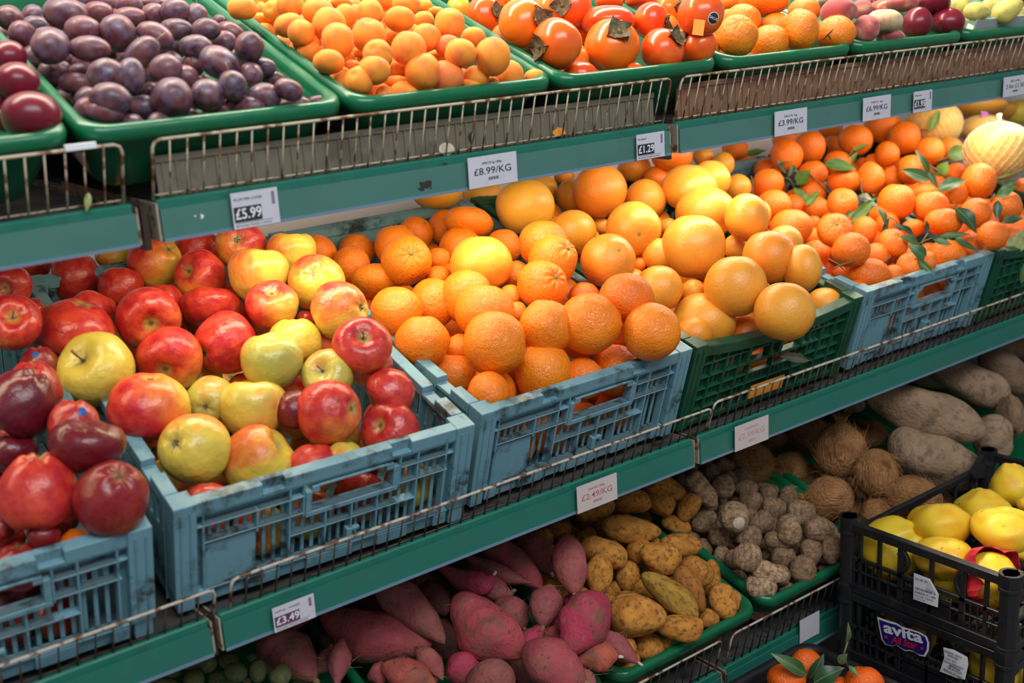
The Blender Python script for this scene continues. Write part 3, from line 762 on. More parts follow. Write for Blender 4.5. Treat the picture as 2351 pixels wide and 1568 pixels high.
def front_limits(o, b, Rm, rp):
    """keep a body behind the front wall of its container and above the floor of it"""
    Ri = Rm.transposed(); low = o.y+o.b > rim_y(b, o.x)+.10*o.b and not o.o.get('over'); c0 = Ri @ (V3(CP)-b['o']); dr = Ri @ V3(o.ray); dmin = 0
    for k in range(90):
        d = o.d+.003*k; L = c0+dr*d; R = rp*d; t = .017
        if low and L.z < R*1.02: ds = L.y-t
        elif L.z <= 0: ds = L.y-t
        else: ds = math.hypot(max(0, L.y-t), L.z) if L.y > .3*R else -1
        if ds >= R*.94:
            o.d = d
            if k or low: dmin = d
            break
    # depth at which the body would touch the floor
    dmax = 9
    if dr.z < 0: dmax = (-b['H']+rp*o.d*.85+.006-c0.z)/dr.z
    return dmin, max(dmax, o.d)
def solve(items, med, iters=420, slack=.95, lim=1.3):
    """settle the heap: bodies that the photo shows in front lie nearer than those they cover, touching but not sunk into them"""
    own = []; off = []
    for i, o in enumerate(items):
        for q in o.sp: own.append(i); off.append(q)
    own = np.array(own); off = np.array(off); n = len(own)
    px = np.array([items[i].x for i in own])+off[:, 0]; py = np.array([items[i].y for i in own])+off[:, 1]
    lo = np.array([getattr(o, 'dmin', 0) for o in items]); hi = np.array([getattr(o, 'dmax', 9) for o in items])
    sc = np.array([getattr(o, 'sc', o.y+.18*o.x+o.o.get('z', 0)*1.6*math.sqrt(o.a*o.b) if hasattr(o, 'a') else o.y) for o in items])
    D = np.array([o.d for o in items], float); D0 = D.copy()
    rp = off[:, 2]/FPX; l2 = ((px[:, None]-px)**2+(py[:, None]-py)**2)/FPX**2
    near = sc[own][:, None] > sc[own][None, :]; same = own[:, None] == own[None, :]
    for it in range(iters):
        d = D[own]; dm = .5*(d[:, None]+d[None]); S_ = slack*(rp*d)[:, None]+slack*(rp*d)[None]
        gap = np.sqrt(np.maximum(0, S_**2-l2*dm**2))
        have = np.where(near, d[None]-d[:, None], d[:, None]-d[None])
        v = np.maximum(0, gap-have); v[same] = 0
        if v.max() < 6e-4: break
        push = np.where(near, -.10, .13)*v
        up = np.zeros(len(items)); np.add.at(up, own, push.sum(1))
        D = D+np.clip(up, -.006, .006)+.02*(D0-D)*(it < iters*.35)
        D = np.clip(D, np.maximum(D0-.8*lim*med, lo), np.minimum(D0+lim*med*2.2, hi))
    for o, d in zip(items, D): o.d = float(d)
def place(o, name, kd, variant=None, roll=None):
    K = KD[kd]; me = K['me'][variant if variant is not None else rng.randrange(2 if kd == 'yam' else len(K['me']))]
    ob = link(name, me); P = V3(CP+o.ray*o.d); s = o.d/FPX
    Rf = 1/K['hz']
    if 'd' in o.o:
        dx, dy = o.o['d']; q = max(0, 1-dx*dx-dy*dy); ax = imgdir(dx, dy, -math.sqrt(q))
        if o.o.get('end') == 'c': ax = -ax
        r = math.sqrt(o.a*o.b)*s; sc = (r, r, r*o.o.get('h', 1.0))
        if K['mode'] == 'oblate' and K['hz'] > .8: sc = (r, r, r*(1+(Rf-1)*.4))
    elif K['mode'] == 'oblate':
        if o.mj/o.mn < 1.04: an = rng.uniform(0, 6.28); e = (math.cos(an), math.sin(an))
        else:
            e = (-o.ax[1], o.ax[0])
            if e[1] > 0 and rng.random() < .6: e = (-e[0], -e[1])
        ax = imgdir(e[0], e[1], rng.uniform(-.12, .30)); sc = (o.mj*s, o.mj*s, o.mn*s*Rf)
    else:
        e = o.ax if rng.random() < .5 else (-o.ax[0], -o.ax[1])
        if 'flip' in o.o: e = (o.ax[0]*o.o['flip'], o.ax[1]*o.o['flip'])
        if o.mj/o.mn < 1.08 and K['mode'] == 'prolate' and kd in ('plum', 'feijoa'):
            ax = imgdir(rng.uniform(-.5, .5), rng.uniform(-.5, .5), rng.choice((-1, 1))); r = math.sqrt(o.mj*o.mn)*s; sc = (r, r, r)
        else: ax = imgdir(e[0], e[1], rng.uniform(-.2, .2)); sc = (o.mn*s, o.mn*s, o.mj*s*Rf)
    ax.normalize(); x = ax.orthogonal().normalized(); y = ax.cross(x)
    ob.rotation_mode = 'QUATERNION'
    R = Matrix((x, y, ax)).transposed()
    ph = o.o.get('roll', rng.uniform(0, 6.28)) if roll is None else roll
    if kd in ('apple', 'dark_apple'): ph = math.atan2(y.z, x.z)+rng.uniform(-.8, .8)
    ob.rotation_quaternion = (R @ Matrix.Rotation(ph, 3, 'Z')).to_quaternion()
    ob.scale = sc; ob.location = P
    o.ob = ob; o.P = P; o.R = math.sqrt(o.a*o.b)*s
    return ob
def sub(ob, key, name=None, variant=0):
    me = PM[key]; me = me[variant] if isinstance(me, list) else me
    return link(name or me.name.split('.')[0], me, ob)
_bvh = {}
def skin(ob, o, v):
    """distance from the body's centre to its skin along v"""
    me = ob.data
    if me.name not in _bvh: _bvh[me.name] = BVHTree.FromPolygons([q.co[:] for q in me.vertices], [tuple(q.vertices) for q in me.polygons])
    W4 = Matrix.LocRotScale(ob.location, ob.rotation_quaternion, ob.scale); Wi = W4.inverted()
    A = Wi @ (o.P+v*o.R*3); B = Wi @ o.P; hit = _bvh[me.name].ray_cast(A, (B-A).normalized())[0]
    return ((W4 @ hit)-o.P).length if hit is not None else o.R
def on_skin(ob, o, dx, dy, ang, mat, name, h=1.012):
    """a round sticker moulded to the skin where the photo shows it"""
    v = imgdir(dx, dy, -math.sqrt(max(0, 1-dx*dx-dy*dy)))
    v.normalize(); s = skin(ob, o, v); me = pydata(name, *cap(ang, h), mat); c = link(name, me); Rq = v.to_track_quat('Z', 'Y')
    mwc = Matrix.Translation(o.P) @ Rq.to_matrix().to_4x4() @ Matrix.Diagonal((s, s, s, 1))
    c.parent = ob; bpy_m = Matrix.LocRotScale(ob.location, ob.rotation_quaternion, ob.scale)
    c.matrix_parent_inverse = bpy_m.inverted(); c.matrix_basis = mwc
    return c
def rows(items, b, looks, kindname, where, cat, group, first='front'):
    """unique labels from the place in the heap, counted along the shelf and up from the front"""
    Rm = boxframe(b); Ri = Rm.transposed()
    L = [(Ri @ (o.P-b['o']), o) for o in items]
    L.sort(key=lambda q: q[0].y); med = sorted(o.R for o in items)[len(items)//2]
    rws = []; 
    for q, o in L:
        if not rws or q.y-rws[-1][0][0].y > 1.25*med: rws.append([])
        rws[-1].append((q, o))
    seen = set()
    for ri, rw in enumerate(rws):
        rw.sort(key=lambda q: q[0].x)
        for ci, (q, o) in enumerate(rw):
            lk = o.o.get('L') or looks(o)
            lab = o.o.get('LL') or '%s %s from left, %s row from front, %s' % (lk+' '+kindname, nth(ci+1), nth(ri+1), where)
            tag(o.ob, lab, cat, group)
    return rws
def fill(items, b, R, name, kd, where, cat, group, color=None, levels=3, top=0.0, cmin=.86):
    """the fruit glimpsed under the heap and through the crate's slots"""
    Rm = boxframe(b); Ri = Rm.transposed(); SP = np.array([list(o.P) for o in items]); SR = np.array([o.R for o in items])
    loc = [Ri @ (o.P-b['o']) for o in items]; vmax = max(q.y for q in loc)
    cand = []; m = .022; zz = -b['H']+.006+R
    for lv in range(levels):
        y = m+R; j = 0
        while y < min(b['D']-m-R, vmax+.3*R):
            x = m+R+((j+lv) % 2)*R*.9
            while x < b['W']-m-R+.001:
                cand.append((x+rng.uniform(-.12, .12)*R, y+rng.uniform(-.12, .12)*R, zz+lv*1.72*R)); x += 2.08*R
            y += 1.9*R; j += 1
    kept = []
    for c in sorted(cand, key=lambda q: -q[2]):
        if c[2] > top: continue
        P = b['o']+Rm @ Vector(c); Pn = np.array(P)
        if (np.linalg.norm(SP-Pn, axis=1) < cmin*(SR+R)).any(): continue
        px, py = pix(P); rp = R*FPX/2
        if px < -rp or py > IH+rp or px > IW+rp or py < -rp: continue
        to = CP-Pn; to /= np.linalg.norm(to); nv = 0
        s1 = np.cross(to, [0, 0, 1]); s1 /= np.linalg.norm(s1); s2 = np.cross(s1, to)
        for k in range(13):
            a = k*.524; rr = 0 if k == 12 else .82
            q = Pn+R*(to*math.sqrt(1-rr*rr)+rr*(s1*math.cos(a)+s2*math.sin(a)))
            lo = Ri @ (Vector(q)-b['o']); ld = Ri @ Vector(to); t = -lo.z/max(1e-6, ld.z); hx = lo+ld*t
            if lo.z < 0 and not (-.01 < hx.x < b['W']+.01 and (b['solid'] is False or .01 < hx.y)): continue
            if 'sh' in b and (q[2]+to[2]*(b['sh'][0]-q[1])/to[1]) > b['sh'][1] and q[1] > b['sh'][0]: continue
            rel = SP-q; tt = rel @ to; d2 = (rel*rel).sum(1)-tt*tt
            if ((tt > 0) & (d2 < SR*SR*.98)).any(): continue
            nv += 1
        if nv: kept.append(P); SP = np.vstack([SP, Pn]); SR = np.append(SR, R)
    out = []
    for P in kept:
        K = KD[kd]; ob = link(name, K['me'][rng.randrange(len(K['me']))]); ob.location = P
        ob.rotation_euler = (rng.uniform(0, 6), rng.uniform(0, 6), rng.uniform(0, 6)); ob.scale = (R, R, R/max(1, K['hz']))
        ob.color = color() if color else (1, 1, 1, 1); o = It(); o.ob = ob; o.P = P; o.R = R; o.o = {}; out.append(o)
    if out: rows(out, b, lambda o: 'half buried', name.replace('_', ' '), where, cat, group)
    print('fill', name, len(kept))
    return len(kept)
def vary(c, v): return tuple(max(0, q*(1+rng.uniform(-v, v))) for q in c[:3])+(1,)
def text(name, body, size, mat, parent, loc, rot, w=None, h=None, bold=0.0, shear=0.0, align='LEFT'):
    cu = bpy.data.curves.new(name, 'FONT'); cu.body = body; cu.size = size; cu.align_x = align; cu.align_y = 'CENTER'; cu.offset = bold; cu.shear = shear; cu.extrude = .00012; cu.resolution_u = 3
    cu.materials.append(mat); o = link(name, cu, parent); o.location = loc; o.rotation_euler = rot
    if w or h:
        bpy.context.view_layer.update(); d = o.dimensions
        sx = w/d.x if w else 1; sy = h/d.y if h else sx
        o.scale = (sx, sy, 1)
    dg = bpy.context.evaluated_depsgraph_get(); me = bpy.data.meshes.new_from_object(o.evaluated_get(dg)); me.name = name
    q = link(name, me, parent); q.location = o.location; q.rotation_euler = o.rotation_euler; q.scale = o.scale
    if not me.materials: me.materials.append(mat)
    bpy.data.objects.remove(o); o = q; o.name = name
    return o

def varyb(c, v):
    k = 1+rng.uniform(-v, v); return tuple(q*k for q in c[:3])+(1,)
# ------------------------------------------------------------------ measured fruit
S = {'s': 1}
T = {}
T['plum'] = [('A', [(65,122,85),(235,170,95,62),(150,230,90,85),(440,95,152,112,10),(600,5,100,60),(660,85,100,75),(720,20,62),(870,30,95,65),(875,115,110,66),(1010,20,90,42),
 (1040,95,85,72),(1185,75,100,85),(1325,110,76,85,0,S),(555,205,120,97),(795,225,122,117),(1045,240,128,86,25),(1185,200,112,76),(1390,200,96,76),(1480,150,52),(1550,210,92,62,20),
 (1315,245,92,62),(1320,315,108,80),(1512,280,82,74),(1680,322,98),(340,310,125),(222,285,60,90),(605,330,147,86,5),(955,360,138,92,-42,{'s':1,'flip':1}),(1100,320,66,60),(395,475,90,72),
 (465,400,42),(575,415,90,60),(555,475,92,52),(505,560,107,76),(550,675,75,70),(720,505,126,108),(885,510,92,122),(1115,465,113,96,-20),(1300,445,80,76),(1480,425,147,108,28),
 (1240,525,100,86),(1690,505,85,80),(1765,455,96,66),(1570,580,105,96,75,{'s':1}),(1845,535,76,56),(1945,605,100,74,20),(1785,652,108,95),(1398,640,112,104),(1160,660,135,140),(1015,615,60),
 (745,665,137,108,10),(965,725,105,86),(705,755,120,86),(945,850,118,86,5),(1232,790,112,74),(1460,735,100,57),(1560,700,52),(1680,725,114,73),(1975,710,115,64,-8),(2160,690,96,48),
 (1380,822,76,65),(1700,785,82,64),(1085,815,32),(1370,535,42,32)])]
T['darkplum'] = [('A', [(60,390,115),(110,550,152,125),(10,665,82),(212,790,195,165),(20,810,80)])]
T['apricot'] = [('a1', [(445,110,200,155),(150,20,130),(700,120,90),(880,150,140,175,0,{'d':(-.3,0)}),(1090,80,190,160),(690,290,172,95),(760,420,135,100),(1078,345,205,153,-15),(1242,440,187,170),
 (1312,570,195,140),(990,580,128,105),(1360,715,180,145),(1470,150,217,165),(1620,325,225,217),(1840,210,150,148),(1780,50,150,80),(2165,175,200,172,0,{'d':(-.2,-.85),'roll':1.6}),(1732,555,214,243),
 (2150,475,220,240,0,{'d':(.1,-.75),'roll':1.57}),(1615,835,210,157),(1775,1010,155,105),(2030,1090,226,165,0,{'d':(-.35,-.3)}),(1935,880,110,65),(1860,780,110),(2000,700,70)]),
 ('B', [(245,645,110,90),(441,640,114,92),(385,555,85,45),(257,370,108,98,0,{'d':(-.25,-.2)}),(233,475,108,95),(85,440,55,35),(464,330,119,113),(403,130,104,80),(582,255,101,90),(385,245,78,60),
 (568,135,70,55),(740,162,113,95,0,{'d':(0,-.8),'roll':1.6}),(650,85,60,35),(450,35,97,70),(575,40,50,45),(730,310,90,70,0,{'c':1}),(814,360,108,95),(1032,380,115,130),(900,255,85,65),(560,485,118,125),
 (721,517,116,107,0,{'c':1}),(922,525,90,78),(895,570,72,52),(1145,503,116,82,0,{'d':(-.5,-.3)}),(1315,520,72,52),(610,655,60,55),(650,385,70,45),(1030,560,45),(400,470,60),(290,10,90,60)])]
T['persimmon'] = [('B', [(975,105,128,130,0,{'d':(.72,-.1)}),(1235,160,180,165,0,{'d':(.72,-.05)}),(1462,298,184,163,0,{'d':(-.78,.25)}),(1836,314,189,186,0,{'d':(.2,-.40)}),(1810,150,185,105),
 (2095,140,140,108,0,{'d':(.93,.2)}),(2175,340,178,125,0,{'d':(.62,-.45)}),(1550,50,188,115,0,{'d':(-.42,.15)}),(1620,520,120,105),(1990,490,65,65),(1820,20,95,50),(2030,10,110,50),(2210,60,80,100,0,{'d':(.8,.1)}),(800,60,80,90,0,{'c':1})]),
 ('C', [(170,95,160,145,0,{'k':'salud'}),(145,308,141,125,0,{'k':'tag','d':(-.85,-.35)})])]
T['toporange'] = [('b4', [(175,272,156,155,0,{'d':(0,-.5),'s':1}),(418,325,148,128),(215,160,140,122),(470,215,120,115),(655,228,131,158),(920,253,152,125,0,{'k':'mark'}),(380,10,187,105),(680,85,120,100),(110,15,85,60),(690,440,85,80)])]
T['peach'] = [('b4', [(940,90,139,87),(1286,165,139,82,0,{'c':-.55}),(1145,225,95,110,45,{'c':-.1}),(1335,290,107,50,0,{'c':0}),(1120,75,75,80),(1270,255,45),(860,15,90,40,0,{'c':-.3}),(1430,25,122,60)])]
T['nectarine'] = [('b4', [(1293,65,118,68,0,{'c':-.9}),(1540,175,120,117),(1775,165,129,102),(1665,30,126,80),(1200,20,60)])]
T['pear'] = [('b4', [(2000,90,110,68),(2230,75,125,85,-25),(1850,40,90,70),(2110,40,80,50),(2330,90,50,45)])]
# apples carry redness, yellowness, darkness
T['apple'] = [('D', [(505,400,195,160,0,{'c':(1,.4,.15),'d':(-.93,.12),'s':1}),(205,320,130,120,0,{'c':(.95,.4,.1)}),(770,240,125,95,0,{'c':(.2,1,0)}),(1055,290,198,165,0,{'c':(.58,.9,0),'d':(.72,-.5),'end':'c'}),
 (1330,220,150,140,0,{'c':(.88,.6,0)}),(1620,180,195,150,0,{'c':(.72,.9,.05),'d':(.05,-.15),'end':'c','k':1}),(1965,245,165,155,0,{'c':(.30,.9,0)}),(1745,390,205,190,0,{'c':(.26,.62,0)}),
 (2130,430,188,195,0,{'c':(.50,1,0),'d':(0,-.3),'end':'c'}),(1360,395,187,165,0,{'c':(.80,.7,0),'d':(-.52,-.25),'s':1}),(815,475,150,140,0,{'c':(.95,.5,.1)}),(640,600,140,80,0,{'c':(.66,.9,0)}),
 (515,755,265,200,18,{'c':(.95,.5,.05)}),(1100,555,135,110,0,{'c':(.95,.4,.1)}),(995,665,226,200,0,{'c':(.80,.9,0),'d':(.42,.35)}),(1425,615,205,140,0,{'c':(.86,.9,0),'z':-.3}),(1835,600,205,150,0,{'c':(.80,.6,0),'d':(.1,-.75)}),
 (1510,850,215,210,0,{'c':(.85,.6,0),'d':(-.62,.35),'end':'c','k':1}),(1150,940,232,205,0,{'c':(.78,.7,0),'d':(0,.55)}),(660,1030,262,245,0,{'c':(.18,.5,0),'d':(-.3,-.42),'s':1}),
 (1003,1270,278,222,8,{'c':(.68,.9,0)}),(1420,1240,165,172,0,{'c':(.26,.1,0),'d':(0,.2),'end':'c','k':1}),(1707,1287,225,205,0,{'c':(.22,.65,0)})]),
 ('a3', [(622,255,198,178,0,{'c':(.52,.85,0),'d':(.92,-.1),'end':'c','k':1}),(758,500,202,178,0,{'c':(.97,.6,.1),'d':(.2,-.5),'s':1}),(325,450,175,145,0,{'c':(.14,.95,0)}),(182,585,187,212,0,{'c':(.24,.05,0),'d':(0,-.96)}),
 (545,680,192,145,0,{'c':(.28,.25,0),'d':(-.2,-.3),'s':1}),(555,912,205,222,0,{'c':(.76,1,0),'d':(.88,-.15),'end':'c'}),(945,785,175,152,0,{'c':(.9,.3,0),'d':(-.82,.5)}),(947,1035,215,165,0,{'c':(1,.5,.15),'d':(-.5,-.35)}),
 (455,1255,175,142,0,{'c':(.72,.8,0)}),(650,1190,120,90,0,{'c':(.2,.5,0)}),(310,900,115,130,0,{'c':(1,0,.9)}),(400,310,60,55,0,{'c':(.8,.5,0)}),(525,455,90,85,0,{'c':(.35,1,0)})]),
 ('0', [(589,1060,82,80,0,{'c':(.40,.9,0),'z':.15}),(442,1029,80,83,0,{'c':(.36,.85,0),'d':(-.35,-.25),'end':'c','k':1})]), ('G', [(1400,300,140,80,0,{'c':(.9,.6,.1)})])]
T['darkapple'] = [('D', [(70,455,160,135,0,{'c':(1,.4,.2),'d':(.05,.25)}),(85,712,190,188,0,{'c':(1,.4,.25),'d':(.38,-.3),'s':1}),(215,630,92,90,0,{'c':(1,.3,.3)})]),
 ('a2', [(200,390,165,155,0,{'c':(1,.3,.55),'st':('white',.2,-.5)}),(125,480,205,200,0,{'c':(1,0,1)}),(440,590,150,125,0,{'c':(1,.3,.4),'st':('blue',.62,-.42)}),(520,745,220,155,8,{'c':(1,.2,.9),'z':.2}),
 (70,790,150,115,0,{'c':(1,.1,1),'st':('white',-.45,-.65)}),(228,1015,234,224,0,{'c':(.93,1,0),'z':.25}),(672,1040,222,220,0,{'c':(1,.2,.65),'d':(.42,-.68),'end':'c','z':.25}),(260,1290,95,75,0,{'c':(1,.2,.8)}),
 (0,1230,82,85,0,{'c':(.95,.3,.6)}),(120,1460,190,130,0,{'c':(1,.2,.7)}),(240,260,120,115,0,{'c':(1,.2,.8),'st':('blue',.1,-.6)}),(-120,1160,110,110,0,{'c':(1,.2,.8)})])]
T['orange'] = [('E', [(110,515,126,112),(50,640,110,95),(250,720,172,115),(375,485,146,138),(448,580,170,168,0,{'d':(.3,-.25),'s':1,'k':1}),(870,328,165,103,8),(815,505,146,135),(665,570,75),(1105,490,118,120,0,{'dk':.85}),
 (665,700,95,85),(855,825,172,180),(630,872,160,172),(380,930,180,172,0,{'d':(.1,-.55)}),(975,930,205,185),(555,1130,186,166),(1043,1140,221,215),(1395,1030,196,176),(1682,1008,204,213),
 (1362,745,193,150,0,{'d':(.60,-.3),'s':1,'k':1}),(1435,580,186,155,0,{'d':(.65,-.5),'s':1,'k':1}),(1370,470,169,156,0,{'dk':.92}),(1190,690,100),(1930,838,186,172,0,{'dk':.82}),(1650,830,105,105,0,{'dk':.75}),(2100,1063,196),
 (1865,1325,186,165,0,{'dk':.85}),(1640,1375,138,140,0,{'dk':.88}),(1372,1338,190,216,0,{'z':.2}),(1018,1475,203,143,5,{'d':(-.38,-.35),'s':1,'k':1}),(765,1360,170,136,0),(820,1180,100),(1195,930,72),(1150,830,85)])]
T['grapefruit'] = [('a5', [(442,715,217,207),(525,490,205,170),(418,325,187,153),(560,270,130,125),(722,980,212,200),(948,783,178,172,0,{'b':1}),(795,520,140,160),(725,720,85),(1165,860,120,160),
 (511,1222,214,194),(1048,1148,202,193),(1320,1115,128,130),(210,995,160,150),(215,770,118,112),(440,1015,85,80),(795,1300,122,120,0,{'o':1}),(1050,695,122,120),(895,500,60,90),(740,320,85,88),(505,110,70,60),(640,165,75,80,0,{'y':1})]),
 ('a4', [(485,712,313,285,0,{'y':1}),(1278,545,278,288,0,{'b':1}),(1632,952,296,298,0,{'d':(.12,.28)}),(1368,1288,303,283,0,{'b':1,'d':(.35,-.35)}),(1003,985,237,240),(1765,640,217,210),(960,600,135,172),(640,535,190,168,0,{'y':1}),
 (1640,300,175,155,0,{'b':1}),(2040,180,215,165,0,{'o':1}),(1880,420,140,140,0,{'o':1}),(2010,930,95),(900,390,110,100,0,{'b':1}),(1290,920,90),(1700,1320,70,70,0,{'o':1})]),
 ('E', [(965,140,140,110,0,{'y':1}),(655,120,170,120,0,{'y':1}),(955,605,213,186,0,{'y':1})])]
T['mandarin'] = [('F', [(400,290,85),(470,385,75),(748,345,108),(905,285,105),(1060,280,66),(1215,240,116,100),(1390,140,115),(1540,225,106,112),(740,230,90,75),(620,440,95,75),(622,530,105,95),(925,470,100,85),(1090,400,95,80),
 (1425,335,78,85),(1340,395,72,60),(1715,315,95,90),(1850,300,85,75),(1312,500,86,112),(1455,500,70),(1585,440,90,100),(1135,520,110,82),(1490,655,125,118),(1125,660,125,86,5,{'d':(-.3,-.4),'s':1}),(663,685,118,105),(800,650,75),
 (783,825,140,118),(1075,850,124,118,0,{'d':(-.1,-.4),'s':1}),(2045,515,108,122),(1720,690,122,105),(1808,790,125,88),(1665,600,100,60),(1890,590,85),(2025,730,97,100),(2240,690,90,102),(2137,885,98,95),(2280,880,55),
 (1420,740,110,70),(1430,800,100,60,0,{'d':(-.2,-.2)}),(1275,850,80,95),(1187,980,130,110),(1350,1020,85),(1465,935,98,108,0,{'d':(.3,-.5)}),(1297,1152,147,113),(1585,1090,100,90,0,{'d':(-.3,-.4)}),(1822,1025,131,105),(1690,1060,70),
 (1990,985,80,92),(1600,835,80,55),(945,1010,90,95),(1470,1165,65,85),(930,800,50),(940,890,60),(950,700,80),(1890,680,70,45),(2335,560,60,62),(1100,1140,52),(1660,235,62),(925,590,92,80),(1050,165,80,60),(1890,460,68)])]
T['pomelo'] = [('F', [(1745,130,178,150,0,{'n':1})]), ('b3', [(775,375,242,205,0,{'n':1}),(660,215,165,100,0,{'n':1,'tag':1}),(620,55,205,78,-4,{'m':1}),(800,75,120,70,0,{'m':1}),(930,90,100,90,0,{'y':1})])]
T['potato'] = [('b6', [(800,435,225,95,8),(600,605,182,108,20),(565,768,97,145),(775,780,93,112),(1015,645,155,116,20),(880,600,110,90),(1160,555,160,88,5),(1130,405,115,65,20),(940,335,100,60,15),(1020,245,110,85,20),
 (1040,130,170,92,18),(1225,275,115,75,-60),(805,235,140,95,-10),(530,280,150,98,-10),(260,385,90,60,-20),(350,465,80,60),(200,465,90,42),(1085,920,248,98,38,{'g':1,'z':.5}),(1240,885,188,92,62,{'r':1}),(1285,745,130,108,30),
 (1405,755,95,55,80),(1478,970,137,100,72),(1575,975,95,60,70),(845,1070,213,153,5,{'z':.3}),(1160,1160,175,100,5),(1370,1095,80,76),(930,1310,115,98),(1060,1280,52),(690,880,70,50,90),(480,420,80,60),(1090,310,42)]),('I', [(95,95,100,45)])]
T['eddoe'] = [('b5', [(203,328,192,95,52,{'p':1}),(480,565,134,128,0,{'d':(.18,.28),'cut':1}),(240,590,100,105),(395,300,105,110),(405,135,100,85),(590,315,110,76),(640,435,105,95,20),(740,335,75,65),(850,495,112,100),
 (1000,360,95,80),(1090,530,130,115),(732,635,112,105),(375,755,115,95),(620,755,120,100),(380,925,82,95),(600,940,130,120),(990,690,112,140),(905,780,140,90),(935,935,110,100,20),(1255,690,135,105),(1185,890,95,120),
 (1115,1040,115,125),(815,1070,167,90,15,{'p':1}),(735,1200,140,110,0,{'p':1}),(520,1130,95,76),(1370,870,90,130),(1310,560,105,65),(950,1215,75,50),(160,700,76,60),(225,850,90,60,60),(780,920,50),(1290,1040,50,32),(390,440,42),
 (20,220,52),(850,335,50),(1410,620,42)])]
T['coconut'] = [('J', [(1105,985,178,190,0,{'z':.4}),(890,880,150,130),(1350,1135,150,175,0,{'z':.4}),(1320,870,100,90),(1530,1070,130,116),(1040,1300,165,145),(1610,1300,195,145,15),(1350,1420,115,110),(510,1070,162,140),(770,1110,130,120),(660,900,100,72)])]
T['yam'] = [('J', [(1690,730,380,160,18,{'z':.9}),(1750,1040,322,180,22,{'z':-.1}),(1990,530,262,130,25),(2230,450,220,112,35,{'k':1}),(2250,740,150,130,0,{'v':2}),(2140,890,130,150),(2280,290,120,62),(1730,490,130,72),(1190,670,82,62),(2050,1140,80,92,0,{'v':2})])]
T['feijoa'] = [('b1', [(710,680,130,95),(960,640,110,86),(1040,770,130,105,10),(1280,750,95,130),(590,850,105,110),(840,830,95,90),(1520,800,120,112),(950,890,110,60),(280,890,160,66),(330,760,120,72),(540,700,70,50),(1220,600,70,52),
 (1160,860,50,42,0,{'br':1}),(1740,880,90,42),(1960,880,100,62),(1700,800,62),(60,870,72)])]
T['quince'] = [('b2', [(460,625,215,215,0,{'d':(.55,-.6)}),(780,480,220,160),(1078,365,193,138),(1280,200,155,148),(1230,510,230,150),(1310,610,160,96),(810,700,200,140),(1130,850,195,190,0,{'d':(.1,.1),'z':.2,'wrap':1}),(1375,320,62)])]
T['lowquince'] = [('b2', [(420,1030,80,76),(560,1060,112,92),(830,1190,72),(960,1240,112,110),(1110,1300,120),(1100,1440,62)])]
T['satsuma'] = [('I', [(640,1555,78,110),(748,1545,128,105),(880,1440,108,95),(1270,1572,132,112),(1010,1568,85,70),(1090,1600,110,76),(1480,1660,90)])]
SP = [  # sweet potatoes: frame, centre line, radius, colour key, nearer
 ('H',[(230,890),(480,1060),(710,1305)],125,'d',.6),('0',[(734,1403),(858,1463),(998,1470)],60,'p',.2),('H',[(800,960),(960,1180),(1262,1375)],198,'p',.9),('H',[(640,760),(900,890),(1040,835)],88,'m',.6),('H',[(860,770),(1050,930),(1165,950)],92,'d',.2),
 ('H',[(930,620),(1180,760),(1360,930)],112,'p',0),('H',[(1180,580),(1350,700),(1430,830)],105,'d',-.3),('H',[(1512,560),(1548,760),(1585,975)],122,'d',.7),('H',[(1425,905),(1385,1060),(1370,1190)],112,'d',.2),('H',[(1800,985),(1640,1170),(1530,1385)],168,'m',.9),
 ('H',[(1150,1270),(1290,1275),(1385,1145)],74,'m',.5),('H',[(1050,1000),(1160,1090),(1245,1200)],112,'d',-.2),('H',[(1250,1300),(1430,1440),(1660,1570)],165,'p',.5),('H',[(1590,1430),(1740,1390),(1885,1390)],90,'o',.2),('H',[(1740,1205),(1870,1320),(2020,1435)],76,'d',.3),
 ('H',[(740,1400),(830,1480),(900,1610)],130,'m',0),('H',[(860,1660),(1010,1570),(1170,1620)],168,'d',.6),('H',[(500,1325),(610,1420),(695,1550)],78,'d',.5),('H',[(280,1445),(450,1510),(660,1610)],108,'o',.3),('b1',[(2200,400),(2150,640),(2130,920)],130,'d',.3),
 ('H',[(230,1440),(260,1500),(280,1580)],84,'p',0),('b1',[(1280,400),(1570,560),(1905,860)],262,'d',.4),('b1',[(2080,460),(2000,650),(1905,780)],100,'d',.1),('b1',[(1535,375),(1680,265),(1900,170)],48,'d',-.3),('H',[(430,830),(540,870),(640,865)],72,'k',-.4),
 ('H',[(560,890),(640,980),(720,1110)],105,'k',-.6),('H',[(820,690),(1050,820),(1295,895)],62,'d',.1),('H',[(1500,1000),(1555,1015),(1610,1030)],42,'m',-.4),('H',[(1380,1200),(1430,1240),(1490,1270)],60,'p',-.2),('H',[(1590,1470),(1660,1540),(1730,1610)],62,'d',-.2),
 ('b6',[(250,1160),(330,1180),(420,1220)],60,'p',-.6),('H',[(90,1010),(300,1160),(470,1330)],120,'k',-1.1),('H',[(500,1060),(650,1250),(760,1400)],120,'k',-1.2),('H',[(900,980),(1100,1250),(1320,1330)],120,'k',-1.3),
 ('H',[(340,1330),(500,1430),(640,1540)],95,'k',-1.1),('H',[(1080,1330),(1250,1450),(1400,1580)],110,'k',-1.2),('H',[(1420,1020),(1560,1220),(1690,1420)],110,'k',-1.2),('b1',[(1950,300),(2080,520),(2200,800)],120,'k',-.8)]
